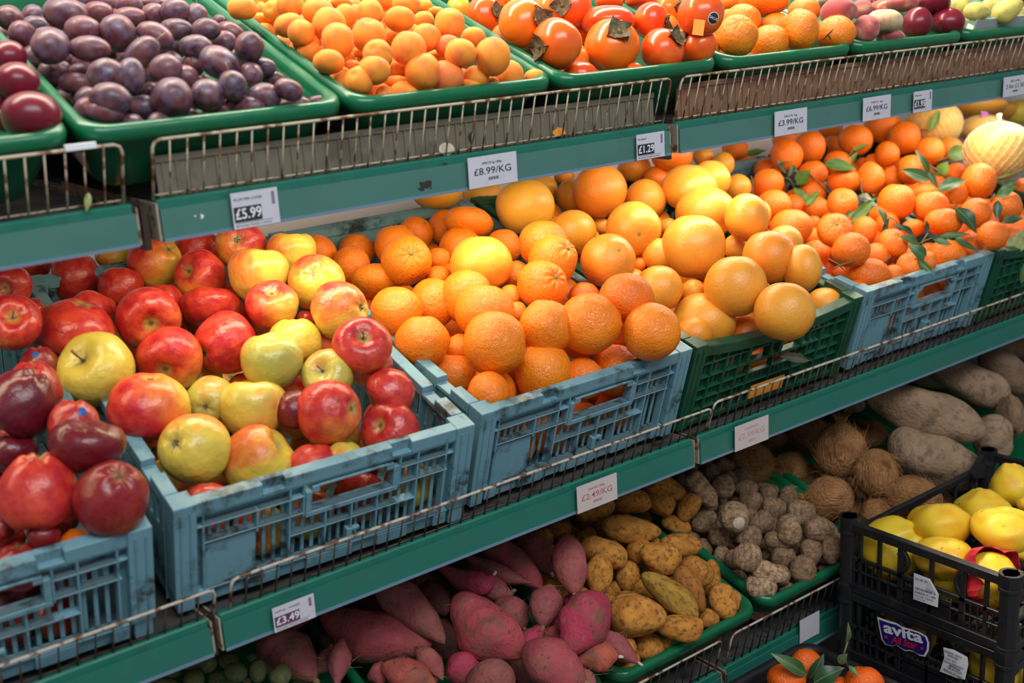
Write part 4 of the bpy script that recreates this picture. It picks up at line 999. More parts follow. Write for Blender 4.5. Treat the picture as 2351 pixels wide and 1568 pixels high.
LF = [  # leafy sprigs: label, frame, leaves (base, tip, half width, tone), twigs
 ('green leaf tucked under the top shelf above the left mandarins', 'F', [(470,335,612,308,26,1),(400,425,500,500,34,3)], [(620,440,350,430),(510,480,518,640)]),
 ('dark green leaves and thin twig among the left mandarins', 'F', [(690,370,742,465,20,0),(800,400,755,492,20,0)], [(640,430,785,385),(720,490,800,560)]),
 ('bright green leaf pair with a brown twig on the left mandarins', 'F', [(820,540,910,440,45,2),(800,560,885,735,48,2),(880,680,975,575,28,2)], [(740,540,930,545),(905,470,1060,625)]),
 ('broad green leaf folded over a mandarin in the middle back', 'F', [(1000,410,1218,440,52,1),(1145,430,1232,318,22,2),(1185,310,1310,265,15,2)], [(1110,420,1200,300)]),
 ('narrow pale green leaf and bare twig in the middle of the mandarins', 'F', [(1180,795,1345,630,42,2),(1140,750,1212,718,18,1),(1235,615,1330,645,24,3)], [(1252,500,1268,640)]),
 ('upright bright leaf on the netted pomelo under the shelf', 'F', [(1705,180,1782,35,34,2)], [(1640,190,1710,175)]),
 ('leafy sprig with broad bright and dark leaves left of the netted pomelo', 'F', [(1710,510,1515,440,46,0),(1705,470,1615,305,26,0),(1830,350,1980,305,58,2),(1760,480,1835,385,48,2),(1765,580,1960,510,42,0),(1695,440,1765,565,26,0)], [(1700,400,1830,510),(1830,360,1740,380)]),
 ('dark leaves and thin twig at the right below the netted pomelo', 'F', [(2195,555,2300,512,28,1),(2165,630,2300,548,34,1),(2172,645,2168,782,32,0),(2200,795,2345,765,32,0),(2160,500,2340,440,10,2)], [(2340,445,2180,500),(2120,660,2150,600)]),
 ('single large dark leaf lying behind a front mandarin', 'F', [(1885,695,2030,870,56,0)], [(1880,690,1870,660)]),
 ('cluster of leaves spilling over the front of the mandarin crate', 'F', [(1605,880,1462,808,24,0),(1640,950,1508,888,36,1),(1690,1045,1562,945,50,1),(1630,1040,1745,1150,24,1),(1700,860,1690,780,16,0),(1770,890,1990,870,22,1),(1735,910,1865,940,24,1),(1870,915,2042,1000,28,0),(1540,1190,1630,1172,20,0)], [(1640,940,1735,900),(1700,870,1660,1000)]),
 ('pale green leaf at the right edge over the dark green crate', 'F', [(2275,1005,2345,845,56,4),(2330,1205,2346,1070,30,1),(2080,985,2290,1000,12,1)], []),
 ('curled green leaf and looping twig among the middle mandarins', 'F', [(1355,690,1435,850,18,0),(1395,870,1440,760,16,0)], [(1390,700,1430,760),(1440,760,1500,810),(1400,1070,1445,1015)]),
 ('forked bare twig at the front left of the mandarin crate', 'F', [], [(1030,1040,1150,1130),(1060,1110,1210,1055)])]
LS = [('long green leaf on the left of the satsumas in the black crate', 'I', [(885,1515,638,1365,48,1)], []), ('dark green leaf pair between the satsumas in the black crate', 'I', [(905,1540,1000,1370,44,0),(930,1570,1132,1470,56,0)], [(1010,1460,1140,1470)]),
 ('dry drooping leaf against the black quince crates', 'I', [(1150,1300,1162,1155,20,3),(1100,1435,1160,1370,26,3),(1165,1450,1232,1520,18,1)], [(1160,1290,1160,1460)])]
# ------------------------------------------------------------------ lay the fruit out
def lay(key, box, name, kd, h0, where, cat, group, color, looks, after=None, slack=.95, lim=1.3, extra=None):
    it, med = parse(T[key], BOX[box], h0); 
    for o in it: o.key = key
    solve(it+(extra or []), med, slack=slack, lim=lim)
    for o in it:
        k = kd(o) if callable(kd) else kd
        v = o.o.get('v')
        place(o, name, k, v); o.ob.color = color(o)
        if after: after(o)
    rows(it, BOX[box], looks, name.replace('_', ' '), where, cat, group)
    return it, med

def plum_c(o):
    o.t = rng.random(); return (o.t, rng.uniform(.35, .95), 0, 1)
PLM, plm = lay('plum', 'plum', 'plum', 'plum', .010, 'plum tray', 'plum', 'purple plums in the green tray', plum_c, lambda o: 'reddish' if o.t > .62 else 'dusky' if o.t > .3 else 'blue purple', lambda o: sub(o.ob, 'plum_stem') if o.o.get('s') else None)
def dp_(o): o.t = .95; return (1, .12, 0, 1)
lay('darkplum', 'darkplum', 'plum', 'nectarine', .012, 'left end tray', 'plum', 'dark red plums at the left end', lambda o: (.9, 0, 0, 1), lambda o: 'shiny dark red')
fill(PLM, BOX['plum'], plm*.95, 'plum', 'plum', 'plum tray', 'plum', 'plums under the heap', lambda: (rng.random(), .6, 0, 1), top=-.005)
def apr_c(o):
    if o.o.get('c'): o.t = 1; return vary((.80, .19, .05), .05)
    o.t = 0; return vary((.86, .285, .026), .08)
APR, apm = lay('apricot', 'apricot', 'apricot', 'apricot', .018, 'apricot tray', 'apricot', 'apricots in the green tray', apr_c, lambda o: 'pink blushed' if o.t else 'creased' if 'd' in o.o else 'pale orange')
fill(APR, BOX['apricot'], apm*.95, 'apricot', 'apricot', 'apricot tray', 'apricot', 'apricots under the heap', lambda: vary((.84, .27, .026), .06), top=.0)
def per_c(o):
    if o.o.get('c'): return (.88, .42, .03, 1)
    o.t = rng.random(); return (.80, .055+.11*o.t**2, .007, 1)
def per_after(o):
    if 'd' in o.o: sub(o.ob, 'kaki_calyx')
    if o.o.get('k') == 'salud':
        a = on_skin(o.ob, o, .40, .40, .265, M['white'], 'sticker'); b = on_skin(o.ob, o, .40, .40, .235, M['navy' if 0 else 'ink'], 'sticker_face', 1.016)
        a['label'] = 'white edged round sticker'; b['label'] = 'black sticker face reading SALUD'
        v = imgdir(.40, .40, -.82); up = imgdir(.25, -1, 0); z = v.normalized(); x = up.cross(z).normalized(); y = z.cross(x)
        t = text('sticker_text', 'SALUD', o.R*.16, M['white'], o.ob, (0, 0, 0), (0, 0, 0), align='CENTER')
        Rm = Matrix((x, y, z)).transposed().to_4x4()
        t.matrix_parent_inverse = Matrix.LocRotScale(o.ob.location, o.ob.rotation_quaternion, o.ob.scale).inverted()
        t.matrix_basis = Matrix.Translation(o.P+z*skin(o.ob, o, z)*1.03) @ Rm
PER, pm = lay('persimmon', 'persimmon', 'persimmon', 'persimmon', .022, 'persimmon tray', 'persimmon', 'persimmons in the green tray', per_c,
    lambda o: {'salud': 'orange, black sticker', 'tag': 'orange, price slip'}.get(o.o.get('k'), 'glossy, calyx showing,' if 'd' in o.o else 'smooth red orange'), per_after)
o = [q for q in PER if q.o.get('k') == 'tag'][0]
sx, sy = 1604, 63; sd = min(q.d-q.R*math.sqrt(max(0, 1-((sx-q.x)**2+(sy-q.y)**2)/(q.a*q.b))) for q in PER if (sx-q.x)**2+(sy-q.y)**2 < q.a*q.b)
me = to_mesh(boxes([(-.0078, .0078, -.011, .011, -.0003, .0003)]), 'price_slip', M['orange_paper'])
t = link('price_slip', me, o.ob); t.matrix_parent_inverse = Matrix.LocRotScale(o.ob.location, o.ob.rotation_quaternion, o.ob.scale).inverted()
t.matrix_basis = Matrix.Translation(V3(CP+ray(sx, sy)*(sd-.007))) @ Matrix((imgdir(1, .12, -.1).normalized(), imgdir(.12, -1, -.1).normalized(), imgdir(0, -.1, -1).normalized())).transposed().to_4x4()
t['label'] = 'small orange price slip'
fill(PER, BOX['persimmon'], pm*.85, 'persimmon', 'persimmon', 'persimmon tray', 'persimmon', 'persimmons under the heap', lambda: (.84, .17, .012, 1), top=.0)
def or_c(o):
    k = o.o.get('dk', 1); o.t = k; return vary((.88, .235*k**1.6+.0, .008), .05)
def or_after(o):
    if o.o.get('s'): sub(o.ob, 'button')
    if o.o.get('k') == 'mark':
        for x1, y1, x2, y2 in ((-.75, .45, -.35, .02), (-.62, .22, -.42, .52)):
            P = []
            for q in range(5):
                a = x1+(x2-x1)*q/4; b = y1+(y2-y1)*q/4; v = imgdir(a, b, -math.sqrt(max(.02, 1-a*a-b*b))).normalized(); P.append(o.P+v*skin(o.ob, o, v))
            t = tube('stalk_scar', P, [o.R*.02, o.R*.035, o.R*.04, o.R*.035, o.R*.015], M['ink'], None, 5); t.parent = o.ob
            t.matrix_parent_inverse = Matrix.LocRotScale(o.ob.location, o.ob.rotation_quaternion, o.ob.scale).inverted()
TOR, tom = lay('toporange', 'toporange', 'orange', 'orange', .025, 'top shelf orange tray', 'orange', 'oranges on the top shelf', or_c, lambda o: 'orange with black scar,' if o.o.get('k') else 'bright', or_after)
fill(TOR, BOX['toporange'], tom*.85, 'orange', 'orange', 'top shelf orange tray', 'orange', 'top oranges under the heap', lambda: vary((.86, .23, .008), .06), top=.0)
PE, _ = lay('peach', 'peach', 'flat_peach', 'flat_peach', .016, 'peach tray', 'peach', 'flat peaches in the tray', lambda o: (.85+o.o.get('c', 0), 0, 0, 1), lambda o: 'pale yellow' if o.o.get('c', 0) < -.2 else 'pink')
lay('nectarine', 'peach', 'nectarine', 'nectarine', .020, 'peach tray', 'nectarine', 'nectarines beside the flat peaches', lambda o: (.9+o.o.get('c', 0), 0, 0, 1), lambda o: 'bright red' if o.o.get('c') else 'dark red', extra=PE)
lay('pear', 'pear', 'pear', 'pear', .03, 'carton tray', 'pear', 'pears in the carton', lambda o: (1, 1, 1, 1), lambda o: 'yellow green speckled')

def ap_look(o):
    r, y, d = o.o['c']; o2 = 'dark maroon' if d > .5 else 'deep red' if r > .9 else 'red and yellow' if r > .6 else 'blushed yellow' if r > .33 else 'yellow' if y > .6 else 'dull green'
    if o.o.get('s'): o2 += ' stemmed'
    return o2
def ap_after(o):
    if o.o.get('s'): sub(o.ob, 'apple_stem')
    if o.o.get('k'): sub(o.ob, 'apple_calyx')
    if 'st' in o.o:
        c, dx, dy = o.o['st']; m = M['sticker_blue'] if c == 'blue' else M['paper']
        s = on_skin(o.ob, o, dx, dy, .19, m, 'sticker', 1.02); s['label'] = c+' fruit sticker'
def ap_col(o): r, y, d = o.o['c']; return (r, y, d, 1)
AP, am = lay('apple', 'apple', 'apple', 'apple', .030, 'blue crate', 'apple', 'mixed apples in the blue crate', ap_col, ap_look, ap_after)
(fill(AP, BOX['apple'], am*.93, 'apple', 'apple', 'crate of mixed apples', 'apple', 'mixed apples under the heap', lambda: (rng.uniform(.3, .95), rng.uniform(.4, 1), 0, 1), top=.02))
DA, dm = lay('darkapple', 'darkapple', 'dark_apple', lambda o: 'dark_apple' if o.o['c'][2] > .3 or o.o['c'][0] < .94 else 'apple', .025, 'left edge crate', 'apple', 'dark red apples at the left edge', ap_col, ap_look, ap_after)
fill(DA, BOX['darkapple'], dm*.93, 'dark_apple', 'dark_apple', 'left edge crate', 'apple', 'dark apples under the heap', lambda: (1, .2, rng.uniform(.3, .9), 1), top=.01)
h_ = parse([('a2', [(460, 1345, 108, 100)])], BOX['darkapple'], -.010)[0][0]
place(h_, 'orange', 'orange'); h_.ob.color = (.86, .16, .006, 1); tag(h_.ob, 'lone orange at the front of the dark red apple crate', 'orange')
OR, om = lay('orange', 'orange', 'orange', lambda o: 'navel_orange' if o.o.get('k') else 'orange', .035, 'navel orange crate', 'orange', 'oranges in the blue crate', or_c,
    lambda o: 'navel, stem end showing,' if o.o.get('k') else 'deep orange' if o.t < .9 else 'bright pebbled', or_after)
(fill(OR, BOX['orange'], om*.92, 'orange', 'orange', 'crate of navel oranges', 'orange', 'oranges under the heap', lambda: vary((.86, .21, .008), .06), top=.02))
def gf_c(o):
    q = o.o; o.t = 'b' if q.get('b') else 'y' if q.get('y') else 'o' if q.get('o') else ''
    return vary({'b': (.80, .25, .022), 'y': (.82, .43, .045), 'o': (.84, .18, .01), '': (.77, .335, .035)}[o.t], .04)
GF, gm = lay('grapefruit', 'grapefruit', 'grapefruit', 'grapefruit', .045, 'green crate', 'grapefruit', 'grapefruits heaped in the green crate', gf_c, lambda o: {'b': 'pink blushed', 'y': 'yellow', 'o': 'deep orange', '': 'golden'}[o.t], slack=.93)
(fill(GF, BOX['grapefruit'], gm*.85, 'grapefruit', 'grapefruit', 'dark green crate', 'grapefruit', 'grapefruits under the heap', lambda: vary((.80, .26, .02), .06), top=.025))
def ma_c(o): return vary((.88, .19, .007), .06)
PO, pmm = parse(T['pomelo'], BOX['mandarin2'], .05)
MA, mm = parse(T['mandarin'], BOX['mandarin'], .030)
solve(MA+PO, mm, slack=.92, lim=1.6)
for o in MA:
    place(o, 'mandarin', 'mandarin'); o.ob.color = ma_c(o)
    if o.o.get('s'): sub(o.ob, 'man_button')
rows(MA, BOX['mandarin'], lambda o: 'bright orange', 'mandarin', 'leafy crates', 'mandarin', 'mandarins with leaves')
fill(MA, BOX['mandarin'], mm*.95, 'mandarin', 'mandarin', 'blue mandarin crate', 'mandarin', 'mandarins under the heap', lambda: vary((.86, .15, .006), .06), top=.045)
fill(MA, BOX['mandarin2'], mm*.95, 'mandarin', 'mandarin', 'green mandarin crate', 'mandarin', 'mandarins in the right crate', lambda: vary((.86, .15, .006), .06), top=.025)
PL = ['pale netted pomelo behind the leafy mandarins under the shelf', 'big netted pomelo at the right edge above the mandarins', 'netted pomelo with purple tag behind the big one', 'long speckled orange melon under the right of the top shelf', 'orange melon at the right edge under the shelf', 'bright yellow melon at the right edge']
for o, lb in zip(PO, PL):
    place(o, 'pomelo' if o.o.get('n') else 'melon', 'pomelo')
    o.ob.color = (.86, .52, .14, 1) if o.o.get('n') else (.88, .36, .04, 1) if o.o.get('m') else (.9, .75, .12, 1)
    if o.o.get('n'): sub(o.ob, 'net')
    if o.o.get('tag'):
        me = to_mesh(boxes([(-.007, .007, -.02, .02, -.0004, .0004)]), 'tag', M['purple']); t = link('tag', me, o.ob)
        t.matrix_parent_inverse = Matrix.LocRotScale(o.ob.location, o.ob.rotation_quaternion, o.ob.scale).inverted()
        t.matrix_basis = Matrix.Translation(o.P+imgdir(-.3, -.35, -.9)*o.R*1.02) @ Matrix((imgdir(1, .2, 0).normalized(), imgdir(.2, -1, 0).normalized(), imgdir(0, 0, -1))).transposed().to_4x4()
    tag(o.ob, lb, 'pomelo' if o.o.get('n') else 'melon')

# bottom shelf
def po_c(o): o.t = 'g' if o.o.get('g') else 'r' if o.o.get('r') else ''; return {'g': (.72, .92, .8, 1), 'r': (.72, .62, .7, 1), '': varyb((.97, .93, .9), .12)}[o.t]
POT, ptm = lay('potato', 'potato', 'potato', 'potato', .030, 'potato tray', 'potato', 'muddy potatoes in the tray', po_c, lambda o: {'g': 'long greenish', 'r': 'reddish brown', '': 'muddy'}[o.t])
fill(POT, BOX['potato'], ptm*.9, 'potato', 'potato', 'potato tray', 'potato', 'potatoes under the heap', lambda: (.9, .9, .9, 1), top=.015)
def ed_after(o):
    if o.o.get('cut'):
        s = on_skin(o.ob, o, .18, .28, .36, M['cut'], 'cut_face', 1.06); s['label'] = 'round white cut face'
def ed_c(o): return (1.5, 1.55, 1.6, 1) if o.o.get('p') else varyb((1, 1, 1), .18)
EDD, edm = lay('eddoe', 'eddoe', 'eddoe', 'eddoe', .022, 'eddoe tray', 'eddoe', 'brown eddoes in the tray', ed_c, lambda o: 'pale grey' if o.o.get('p') else 'white cut' if o.o.get('cut') else 'ringed brown', ed_after)
fill(EDD, BOX['eddoe'], edm*.9, 'eddoe', 'eddoe', 'eddoe tray', 'eddoe', 'eddoes under the heap', lambda: (.8, .8, .8, 1), top=.02)
def co_after(o): sub(o.ob, 'fibre', None, rng.randrange(2))
COC, com = lay('coconut', 'coconut', 'coconut', 'coconut', .05, 'coconut tray', 'coconut', 'hairy coconuts in the tray', lambda o: (1, 1, 1, 1), lambda o: 'hairy brown', co_after)
fill(COC, BOX['coconut'], com*.8, 'coconut', 'coconut', 'coconut tray', 'coconut', 'coconuts under the heap', None, 2, -.01)
YAM, yam_ = lay('yam', 'yam', 'yam', lambda o: 'yam', .065, 'yam tray', 'yam', 'large yams in the tray', lambda o: (.6, .57, .56, 1) if o.o.get('k') else (.8, .75, .7, 1) if o.o.get('v') else varyb((1.05, 1.02, 1), .06), lambda o: 'dark' if o.o.get('k') else 'knobbly' if o.o.get('v') else 'grey brown')
FEI, fem = lay('feijoa', 'feijoa', 'feijoa', 'feijoa', .012, 'feijoa tray', 'feijoa', 'small green feijoas', lambda o: (1.9, 1.2, 1.4, 1) if o.o.get('br') else varyb((1, 1, 1), .2), lambda o: 'small brown' if o.o.get('br') else 'small dull green')

# sweet potatoes: each its own tapering root along a bent centre line
SWC = {'p': (.40, .070, .078), 'm': (.46, .04, .090), 'd': (.32, .095, .085), 'o': (.45, .11, .06), 'k': (.22, .06, .06)}
SWN = {'p': 'dusty pink', 'm': 'bright magenta', 'd': 'dull purple brown', 'o': 'orange red', 'k': 'dull reddish brown'}
Rm_ = boxframe(BOX['sweet']); nn = np.array(Rm_ @ Vector((0, 0, 1))); sw = []
for fr, pts, rp, ck, zf in SP:
    s = FR[fr][2]; o = It(); q = [FP(fr, *p) for p in pts]; o.o = {}; o.ck = ck; o.q = q; o.r = rp/s
    o.x, o.y = q[1]; o.ray = ray(o.x, o.y); P0 = np.array(BOX['sweet']['o'])+nn*.045
    o.pd = [float(((P0-CP) @ nn)/(ray(*p) @ nn)) for p in q]
    lim_ = .55; o.pd = [o.pd[1]+(d-o.pd[1])*lim_ for d in o.pd]
    o.d = o.pd[1]-zf*.03; o.sc = o.y+zf*90; o.sp = []
    L = math.dist(q[0], q[1])+math.dist(q[1], q[2])
    for t in (.22, .5, .78):
        a = [((1-t)**2*q[0][i]+2*t*(1-t)*(2*q[1][i]-.5*q[0][i]-.5*q[2][i])+t*t*q[2][i]) for i in (0, 1)]
        o.sp.append((a[0]-o.x, a[1]-o.y, o.r*(.98 if t == .5 else .72)))
    sw.append(o)
solve(sw, .04, slack=.85, lim=1.2)
for o in sw:
    q = o.q; V = []; Fc = []; ns, nk = 26, 16; sd = rng.uniform(0, 90); ctr = []
    c1 = [2*q[1][i]-.5*q[0][i]-.5*q[2][i] for i in (0, 1)]
    for i in range(ns+1):
        t = i/ns; x, y = [((1-t)**2*q[0][k]+2*t*(1-t)*c1[k]+t*t*q[2][k]) for k in (0, 1)]
        d = o.d+((1-t)**2*(o.pd[0]-o.pd[1])+t*t*(o.pd[2]-o.pd[1]))
        ctr.append((CP+ray(x, y)*d, d))
    pk = rng.uniform(.42, .58)
    for i, (P, d) in enumerate(ctr):
        t = i/ns; tt = t/pk*.5 if t < pk else .5+(t-pk)/(1-pk)*.5
        s_ = max(0.02, math.sin(PI*tt)); prof = ((.84*s_**.60+.16*s_**2) if o.r > 33 else (.70*s_**.70+.30*s_**2))*(1+.07*math.sin(6.3*t+sd))+.03; prof = min(1.0, prof)*(.35 if i in (0, ns) else 1)
        a = V3(ctr[min(i+1, ns)][0]-ctr[max(i-1, 0)][0]).normalized(); u = a.cross(Vector((0, 0, 1))).normalized(); w_ = u.cross(a)
        rr = o.r*d/FPX*prof
        for k in range(nk):
            an = 2*PI*k/nk; e = u*math.cos(an)+w_*math.sin(an)
            kx = 1+.26*nz(V3(P)*20+e*.9, 1, sd)+.09*nz(V3(P)*60+e*1.5, 1, sd)
            V.append(V3(P)+e*rr*kx)
    for i in range(ns):
        for k in range(nk): Fc.append((i*nk+k, i*nk+(k+1) % nk, (i+1)*nk+(k+1) % nk, (i+1)*nk+k))
    Fc += [tuple(range(nk))[::-1], tuple(ns*nk+k for k in range(nk))]
    o.P = V3(ctr[ns//2][0]); o.R = o.r*o.d/FPX
    me = pydata('sweet_potato', [v-o.P for v in V], Fc, M['sweet']); ob = link('sweet_potato', me); ob.location = o.P; ob.color = vary(SWC[o.ck], .07); o.ob = ob
    tip = V3(ctr[ns][0])-o.P; ta = (V3(ctr[ns][0])-V3(ctr[ns-2][0])).normalized()
    if rng.random() < .75:
        tube('cut_tip', [tip-ta*.004, tip+ta*.004, tip+ta*.006], [o.R*.14, o.R*.13, o.R*.06], M['cut'] if rng.random() < .5 else M['rootlet'], ob, 7)
    P_ = []
    for k in range(5):
        i = rng.randrange(3, ns-2); kk = rng.randrange(nk); b = V[i*nk+kk]-o.P; e = (V[i*nk+kk]-V3(ctr[i][0])).normalized()
        pts = [b, b+e*.003+Vector((rng.uniform(-1, 1), rng.uniform(-1, 1), 0))*.006, b+e*.002+Vector((rng.uniform(-1, 1), rng.uniform(-1, 1), rng.uniform(-1, .3)))*.018]
        P_.append(tube_data(pts, [.0006, .0005, .0002], 3, False))
    r_ = link('rootlets', pydata('rootlets', *merge(P_), M['rootlet']), ob); r_['kind'] = 'stuff'
rows(sw, BOX['sweet'], lambda o: SWN[o.ck], 'sweet potato', 'sweet potato tray', 'sweet potato', 'sweet potatoes in the tray')
# ------------------------------------------------------------------ black crates on the floor
def vent_wall(Wd, H, rng2, plate=True):
    """(a0, a1, z0, z1, proud) pieces of one moulded wall"""
    u = lambda a: a*Wd
    v = lambda a: a*H
    L = [(0, Wd, v(.88), H, 1), (0, Wd, v(.46), v(.52), 0), (0, Wd, v(.0), v(.13), 1), (0, Wd, v(.30), v(.33), 0)]
    for a, wd in ((.03, .03), (.145, .022), (.27, .035), (.45, .022), (.63, .035), (.76, .022), (.88, .022), (.97, .03)): L.append((u(a-wd/2), u(a+wd/2), v(.13), v(.88), 0))
    for a in (.065, .105, .185, .225, .80, .84, .915, .945, .70): L.append((u(a)-.0011, u(a)+.0011, v(.13), v(.46), 0))
    if plate: L += [(u(.33), u(.60), v(.12), v(.40), 0)]
    return L
def black_crate(x, y, z, Lx, Ly, H, label, group=None):
    t = thing('vented_crate', label, 'crate', (x, y, z), group=group)
    for nm, xx, s in (('end_wall', 0, 1), ('end_wall', Lx-.012, -1)):
        lst = []
        for a0, a1, z0, z1, pr in vent_wall(Ly, H, rng): lst.append((xx+(0 if pr else .003), xx+.012-(0 if pr else .003), a0, a1, z0, z1))
        bevel(link(nm, to_mesh(boxes(lst), nm, M['black_crate']), t), .001)
        P = [tube_data([(xx+.006, Ly*(.33+.27*k/9), H*(.14+.30*((k+j) % 2))), (xx+.006, Ly*(.33+.27*(k+1)/9), H*(.14+.30*((k+j+1) % 2)))], .0016, 4) for k in range(9) for j in (0, 1)]
        cr = []
        for c, r0, ph in ((.27, .30, 0), (.63, .30, PI)):
            pts = [(xx+.006, Ly*c+math.cos(ph)*.012*math.sin(PI*k/8), H*(.52+.36*k/8)) for k in range(9)]; cr.append(tube_data(pts, .0042, 6))
        link('curved_rib', pydata('curved_rib', *merge(P+cr), M['black_crate']), t)
    for nm, yy in (('side_wall', 0), ('side_wall', Ly-.010)):
        lst = []
        for a0, a1, z0, z1, pr in vent_wall(Lx, H*.80, rng): lst.append((a0, a1, yy+(0 if pr else .0025), yy+.010-(0 if pr else .0025), z0, z1))
        bevel(link(nm, to_mesh(boxes(lst), nm, M['black_crate']), t), .001)
    for cx in (.010, Lx-.010):
        for cy in (.010, Ly-.010):
            R = .0165; V, F_ = tube_data([(cx, cy, .002), (cx, cy, .010), (cx, cy, .0105), (cx, cy, H-.022), (cx, cy, H-.021), (cx, cy, H-.016), (cx, cy, H-.0155), (cx, cy, H), (cx, cy, H+.006), (cx, cy, H+.006), (cx, cy, H-.02)],
                [R*.92, R*.92, R*.85, R*.85, R, R, R*.93, R*1.02, R*1.02, R*.72, R*.70], 16)
            link('corner_post', pydata('corner_post', V, F_, M['black_crate'], False), t)
            sg = 1 if cx < Lx/2 else -1                              # shoulder sloping from the tall end to the low side rail
            bm = bmesh.new(); ya, yb = (cy-.007, cy+.003)
            pr = [(cx, H*.6), (cx+sg*.055, H*.74), (cx+sg*.055, H*.80), (cx+sg*.022, H+.003), (cx, H+.003)]
            A = [bm.verts.new((p, ya, q)) for p, q in pr]; B = [bm.verts.new((p, yb, q)) for p, q in pr]
            bm.faces.new(A); bm.faces.new(B[::-1])
            for i in range(5): bm.faces.new((A[i], B[i], B[(i+1) % 5], A[(i+1) % 5]))
            bmesh.ops.recalc_face_normals(bm, faces=bm.faces)
            link('shoulder', to_mesh(bm, 'shoulder', M['black_crate']), t)
    lst = [(.012, Lx-.012, .01+i*(Ly-.02)/10, .01+(i+.62)*(Ly-.02)/10, .006, .010) for i in range(10)]+[(.012+i*(Lx-.03)/6, .020+i*(Lx-.03)/6, .01, Ly-.01, .002, .008) for i in range(7)]
    link('base', to_mesh(boxes(lst), 'base', M['black_crate']), t)
    return t
QX, QY, QL, QD = .911, -.386, .42, .296
for i, (z, lb) in enumerate(((-.300, 'topmost black vented crate full of yellow quinces'), (-.4215, 'second black vented crate down, with a blue label'), (-.543, 'black vented crate under the one with the blue label'), (-.6945, 'lowest black vented crate standing on the floor'))):
    bc = black_crate(QX, QY, z, QL, QD, .120 if i < 3 else .150, lb)
    if i == 0: TOPC = bc
    if i == 1: LOWC = bc
QB = dict(o=Vector((QX, QY, -.185)), tilt=0, yaw=0, W=QL, D=QD, H=.12, solid=False); BOX['quince'] = QB
def setX(it, X):
    for o in it: o.d = (X(o)-CP[0])/o.ray[0]; o.d0 = o.d
QI, qm = parse(T['quince'], QB, .012)
for o in QI:
    r = math.sqrt(o.a*o.b)*1.95/FPX
    if o.ray[0]*o.d+CP[0] < QX+.014+r*.95: o.d = (QX+.014+r*.98-CP[0])/o.ray[0]; o.dmin = o.d
solve(QI, qm, slack=.93, lim=.9)
for o in QI:
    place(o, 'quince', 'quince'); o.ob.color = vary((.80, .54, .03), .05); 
rows(QI, QB, lambda o: 'quince in red tissue:' if o.o.get('wrap') else 'yellow', 'quince', 'top black crate', 'quince', 'quinces in the top black crate')
LQ, lqm = parse(T['lowquince'], QB, 0)
for o in LQ: r = math.sqrt(o.a*o.b)*1.95/FPX; o.d = (QX+.016+max(r, .035)-CP[0])/o.ray[0]
LQ2 = []
for i, o in enumerate(LQ):
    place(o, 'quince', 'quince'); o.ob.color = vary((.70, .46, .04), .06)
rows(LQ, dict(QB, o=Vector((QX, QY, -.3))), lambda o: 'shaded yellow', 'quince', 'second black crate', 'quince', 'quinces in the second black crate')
for k, (y, z) in enumerate(((-.15, -.490), (-.205, -.49), (-.262, -.488), (-.32, -.49), (-.18, -.372), (-.14, -.252), (-.33, -.372), (-.24, -.252))):
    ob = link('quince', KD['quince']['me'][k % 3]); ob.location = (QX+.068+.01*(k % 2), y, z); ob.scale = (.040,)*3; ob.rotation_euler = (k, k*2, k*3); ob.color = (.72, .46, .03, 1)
    lv = 'third' if z < -.45 else 'second' if z < -.3 else 'topmost'
    od = {0: 'first', 1: 'second', 2: 'third', 3: 'fourth', 4: 'first', 6: 'second', 5: 'first', 7: 'second'}[k]
    tag(ob, 'yellow quince glimpsed low through slots of the %s black crate, %s from left' % (lv, od), 'quince', 'quinces low in the black crates')

# red tissue
def tissue(o, ax, a0, a1, wav, name='red_tissue', label='', R=1.07, seed=2):
    ax = ax.normalized(); x = ax.orthogonal().normalized(); y = ax.cross(x); V = []; Fc = []; n, m = 40, 10
    for i in range(m+1):
        for k in range(n):
            ph = 2*PI*k/n; lim = a1+wav*(math.sin(3*ph+seed)+.6*math.sin(7*ph+seed*2)+.5*math.sin(11*ph))
            th = a0+(lim-a0)*i/m; r = o.R*R*(1+.05*math.sin(9*ph+i*.6)*i/m+.22*max(0, i/m-.6)*(1+math.sin(5*ph)))
            V.append((x*math.cos(ph)+y*math.sin(ph))*math.sin(th)*r+ax*math.cos(th)*r)
    for i in range(m):
        for k in range(n): Fc.append((i*n+k, i*n+(k+1) % n, (i+1)*n+(k+1) % n, (i+1)*n+k))
    ob = link(name, pydata(name, V, Fc, M['red_paper'], False)); ob.location = o.P
    md = ob.modifiers.new('thick', 'SOLIDIFY'); md.thickness = .0006
    return tag(ob, label, 'tissue')
for o in QI:
    if o.o.get('wrap'): tissue(o, imgdir(-.38, .22, 1), .15, 1.98, .14, R=1.14, label='red tissue paper cupped around the front quince in the top crate')
q3 = QI[3]; tissue(q3, imgdir(.75, .75, -.35), .05, .75, .10, label='red tissue scrap beside the rearmost quince at the right edge')
tissue(LQ[1], imgdir(.35, 1.0, -.35), .1, 1.05, .14, R=1.12, label='dull red tissue under the quince in the second black crate', seed=5)

